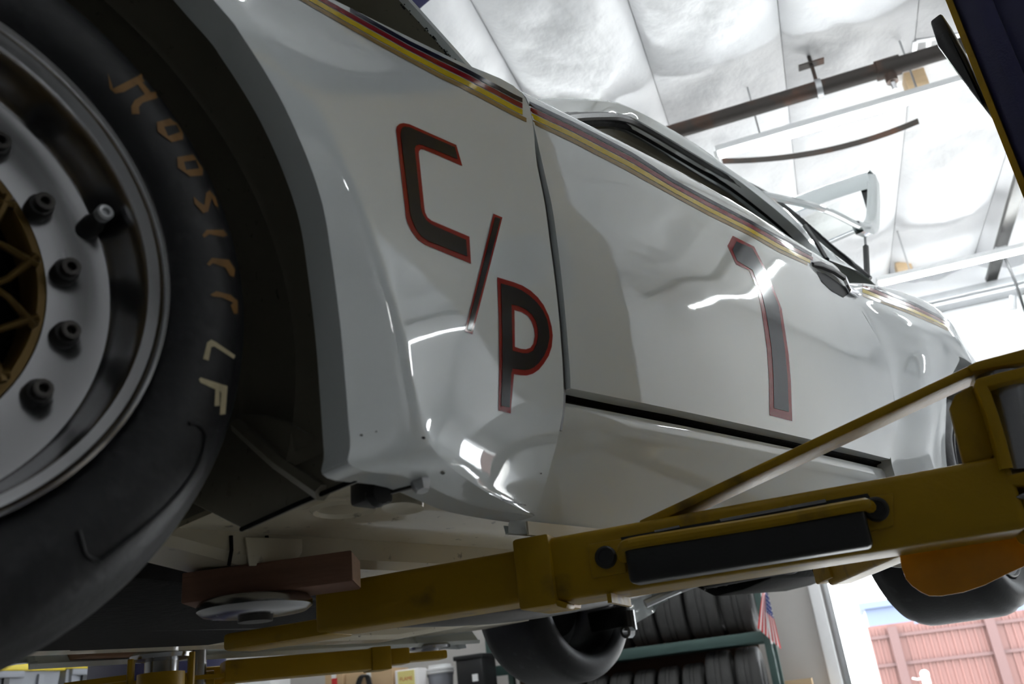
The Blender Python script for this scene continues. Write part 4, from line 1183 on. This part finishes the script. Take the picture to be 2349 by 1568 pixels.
for k in range(9):
    wd = (.22, .23, .19, .19, .19, .20, .19, .20, .19)[k]
    R_ = .31 if k < 2 else .27
    place_tyre((R_, .18, wd), ww - wd * .5, RV + .27, zs - .72 + .037 + R_, 'tyre on the lower deck of the green rack, ' + (names + ['ninth from right'])[k], 'tyres on the lower deck')
    ww -= wd + .03
bx = put('brown_carton', MB().wbox(rwl + .05, rw1 - .1, RV + .62, RV + .68, -H, zs + .75), brownboard)
tag(bx, 'brown board standing behind the tyres of the green rack', 'board')
# flag at the rack's end post
FV = RV - .08
fl0, fl1 = onV(1744, 1338, FV), onV(1768, 1462, FV)
flag = root('small_flag', 'small striped flag with blue canton hanging from the rack post', 'flag', fl1)
put('staff', MB().tube([fl0 + ZV * .1, fl1 - ZV * .05], .008, 8), white_pl, flag)
def cloth(u, v):
    a = lerp((1752, 1352), (1742, 1385), 0)
    L0 = lerp((1750, 1350), (1738, 1440), v); R0 = lerp((1762, 1362), (1792, 1462), v)
    x = L0 + (R0 - L0) * u
    p = onV(x[0], x[1] + 26 * v * u, FV - .02 - .03 * math.sin(7 * u + 2 * v))
    return p
for k in range(13):
    a_, b_ = k / 13, (k + 1) / 13
    rows = [[cloth(a_ + (b_ - a_) * j / 2, i / 14) for j in range(3)] for i in range(15)]
    put('flag_stripe', MB().grid(rows), flagred if k % 2 == 0 else flagwhite, flag)
put('canton', MB().grid([[cloth(.45 + .55 * j / 6, .45 * i / 8) - VV * .004 for j in range(7)] for i in range(9)]), flagblue, flag)
mst = MB()
for i in range(5):
    for j in range(4): mst.disc(cloth(.52 + .44 * j / 3, .04 + .36 * i / 4) - VV * .007, .006, VV, WV, 6)
put('star_dots', mst, flagwhite, flag, fixn=False)
wbx = onV(1830, 1560, 8.6)
o = put('wooden_ledge', MB().wbox(float(wbx @ WV) - .16, float(wbx @ WV) + .12, 8.62, 8.93, -H, float(onV(1830, 1558, 8.6)[2])), pine)
tag(o, 'plain wooden box standing against the grey wall by the jamb', 'box')

# ------------------------------------------------------------------ storage shelf along the left wall
SW = -4.3
def SP(u, v): return onW(u, v, SW)
shz = float(SP(600, 1640)[2])
va, vb = float(SP(-150, 1560) @ VV), float(SP(262, 1560) @ VV)
shelf = root('storage_shelf', 'steel shelf along the left wall carrying the yellow lidded totes', 'shelf', B(SW - .3, (va + vb) / 2, -H))
for z_ in (shz, shz - .7, shz - 1.3):
    if z_ > -H + .1: put('shelf_board', MB().wbox(SW - .62, SW + .02, va, vb, z_ - .03, z_ - .002), brownboard, shelf)
for vv_ in (va, (va + vb) / 2, vb):
    for wv_ in (SW - .6, SW - .02): put('upright', MB().wbox(wv_, wv_ + .05, vv_ - .025, vv_ + .025, -H, shz - .03), greenst, shelf)
def tote(u0, u1, vtop, lab, wf):
    a, b = onW(u0, vtop, wf), onW(u1, vtop, wf)
    v0_, v1_ = float(a @ VV), float(b @ VV)
    zt = float(a[2])
    o = root('storage_tote', lab, 'storage tote', B(wf - .2, (v0_ + v1_) / 2, shz), 'yellow lidded totes')
    put('tub', MB().prism([B(wf - .03, v0_ + .03, shz), B(wf - .03, v1_ - .03, shz), B(wf, v1_ - .01, zt - .05), B(wf, v0_ + .01, zt - .05)], -WV * .40), totegrey, o, bevel=.01)
    put('lid', MB().wbox(wf - .42, wf + .02, v0_ - .015, v1_ + .015, zt - .06, zt), totelid, o, bevel=.012)
    put('latch', MB().wbox(wf - .01, wf + .022, (v0_ + v1_) / 2 - .12, (v0_ + v1_) / 2 + .12, zt - .10, zt - .06), totegrey, o, bevel=.006)
    for q in (.2, .5, .8): put('tub_rib', MB().wbox(wf - .01, wf + .012, v0_ + (v1_ - v0_) * q - .02, v0_ + (v1_ - v0_) * q + .02, shz, zt - .08), black if q == .5 else totegrey, o)
tote(-130, 145, 1514, 'grey tote with a bright yellow lid nearest the front tyre', SW)
tote(152, 236, 1512, 'second grey tote with a yellow lid, beside the far lift pad', SW - .05)
SB = 7.45
shb = float(onV(800, 1625, SB)[2])
ba, bb_ = float(onV(440, 1560, SB) @ WV), min(float(onV(1112, 1560, SB) @ WV), rwl - .08)
shelf2 = root('steel_shelf', 'steel shelf against the back wall left of the tyre rack', 'shelf', B((ba + bb_) / 2, SB + .25, -H))
for z_ in (shb, shb - .6, shb - 1.2):
    if z_ > -H + .1: put('shelf_board', MB().wbox(ba, bb_, SB - .02, SB + .5, z_ - .03, z_ - .002), brownboard, shelf2)
for wv_ in (ba, bb_ - .05):
    for vv_ in (SB, SB + .45): put('upright', MB().wbox(wv_, wv_ + .05, vv_, vv_ + .05, -H, shb - .03), greenst, shelf2)
def carton(u0, u1, vt, lab, wf, m_=card, extra=None):
    a, b = onV(u0, vt, wf), onV(u1, vt, wf)
    v0_, v1_, zt = float(a @ WV), float(b @ WV), float(a[2])
    o = root('carton', lab, 'carton', B((v0_ + v1_) / 2, wf + .2, shb))
    put('box_body', MB().wbox(v0_, v1_, wf, wf + .35, shb, zt), m_, o, bevel=.004)
    put('box_tape', MB().wbox((v0_ + v1_) / 2 - .025, (v0_ + v1_) / 2 + .025, wf - .001, wf + .352, zt - .06, zt + .0015), white_pl, o)
    if extra: put('print_patch', MB().wbox(v1_ - .12, v1_ - .06, wf - .002, wf, zt - .22, zt - .05), extra, o)
    return o
carton(478, 620, 1547, 'pale carton low behind the far lift arm', SB, white_pl)
carton(745, 786, 1545, 'narrow tan carton with a red print patch behind the far lift arm', SB, card, redlabel)
carton(792, 900, 1545, 'wide tan carton left of the yellow card', SB + .02, card)
yc = root('paper_bag', 'paper bag with a yellow card reading FLAME', 'bag', onV(935, 1568, SB + .1) * [1, 1, 0] + ZV * shb)
a, b = onV(905, 1538, SB), onV(958, 1536, SB)
put('bag_body', MB().wbox(float(a @ WV), float(b @ WV), SB, SB + .2, shb, float(a[2])), flagwhite, yc, bevel=.01)
a, b = onV(912, 1540, SB - .004), onV(950, 1540, SB - .004)
zt = float(a[2])
put('card', MB().wbox(float(a @ WV), float(b @ WV), SB - .006, SB - .001, zt - .16, zt), cardyellow, yc)
fc_ = bpy.data.curves.new('card_text', 'FONT'); fc_.body = 'FLAME'; fc_.size = .045; fc_.align_x = 'CENTER'; fc_.extrude = .0005
fo = bpy.data.objects.new('card_text', fc_)
bmt = bmesh.new()
tm = bpy.data.meshes.new_from_object(fo)
bmt.from_mesh(tm)
tp_ = B(float((a + b) @ WV) / 2, SB - .0068, zt - .085)
for v in bmt.verts: v.co = Vector(tp_ + WV * v.co.x + ZV * v.co.y - VV * v.co.z)
put('card_text', bmt, redlabel, yc, fixn=False)
bpy.data.objects.remove(fo)
bc = onV(1010, 1540, SB + .30) * [1, 1, 0]
bkt = root('plastic_bucket', 'stacked white and grey buckets beside the black bin', 'bucket', bc + ZV * shb)
zt = float(onV(990, 1522, SB)[2])
put('pail', MB().lathe([(.0, shb), (.105, shb), (.12, zt - .10), (.125, zt - .095), (.125, zt - .08), (.11, zt - .078)], bc, 32, axis=(0, 0, 1)), totegrey, bkt)
put('lid', MB().lathe([(.11, zt - .078), (.135, zt - .075), (.135, zt - .06), (.115, zt - .055), (.135, zt - .045), (.135, zt - .03), (.11, zt - .025), (.11, zt), (0, zt)], bc, 32, axis=(0, 0, 1)), white_pl, bkt, ang=50)
bnz = float(onV(1080, 1500, SB + .06)[2])
a, b = onV(1043, 1505, SB + .06), onV(1104, 1500, SB + .06)
wa_, wb2 = float(a @ WV), float(b @ WV)
bin_ = root('black_bin', 'black plastic bin with a small white label', 'bin', B((wa_ + wb2) / 2, SB + .2, shb))
put('bin_body', MB().wbox(wa_, wb2, SB + .06, SB + .42, shb, bnz), black, bin_, bevel=.02)
put('bin_rim', MB().wbox(wa_ - .015, wb2 + .015, SB + .045, SB + .435, bnz - .04, bnz), black, bin_, bevel=.008)
a, b = onV(1083, 1546, SB + .055), onV(1097, 1561, SB + .055)
put('bin_label', MB().wbox(float(a @ WV), float(b @ WV), SB + .052, SB + .06, float(b[2]), float(a[2])), white_pl, bin_)
cb = root('black_cable_coil', 'black cable coil hanging over the wide tan carton', 'cable', onV(832, 1560, SB) * [1, 1, 0] + ZV * shb)
for k in range(3): put('cable_turn', MB().tube(catmull([onV(u + 4 * k, v, SB - .012 - .014 * k) for u, v in ((812, 1600), (822, 1556), (836, 1549), (842, 1560), (850, 1600))], 4), .010, 6), black, cb)
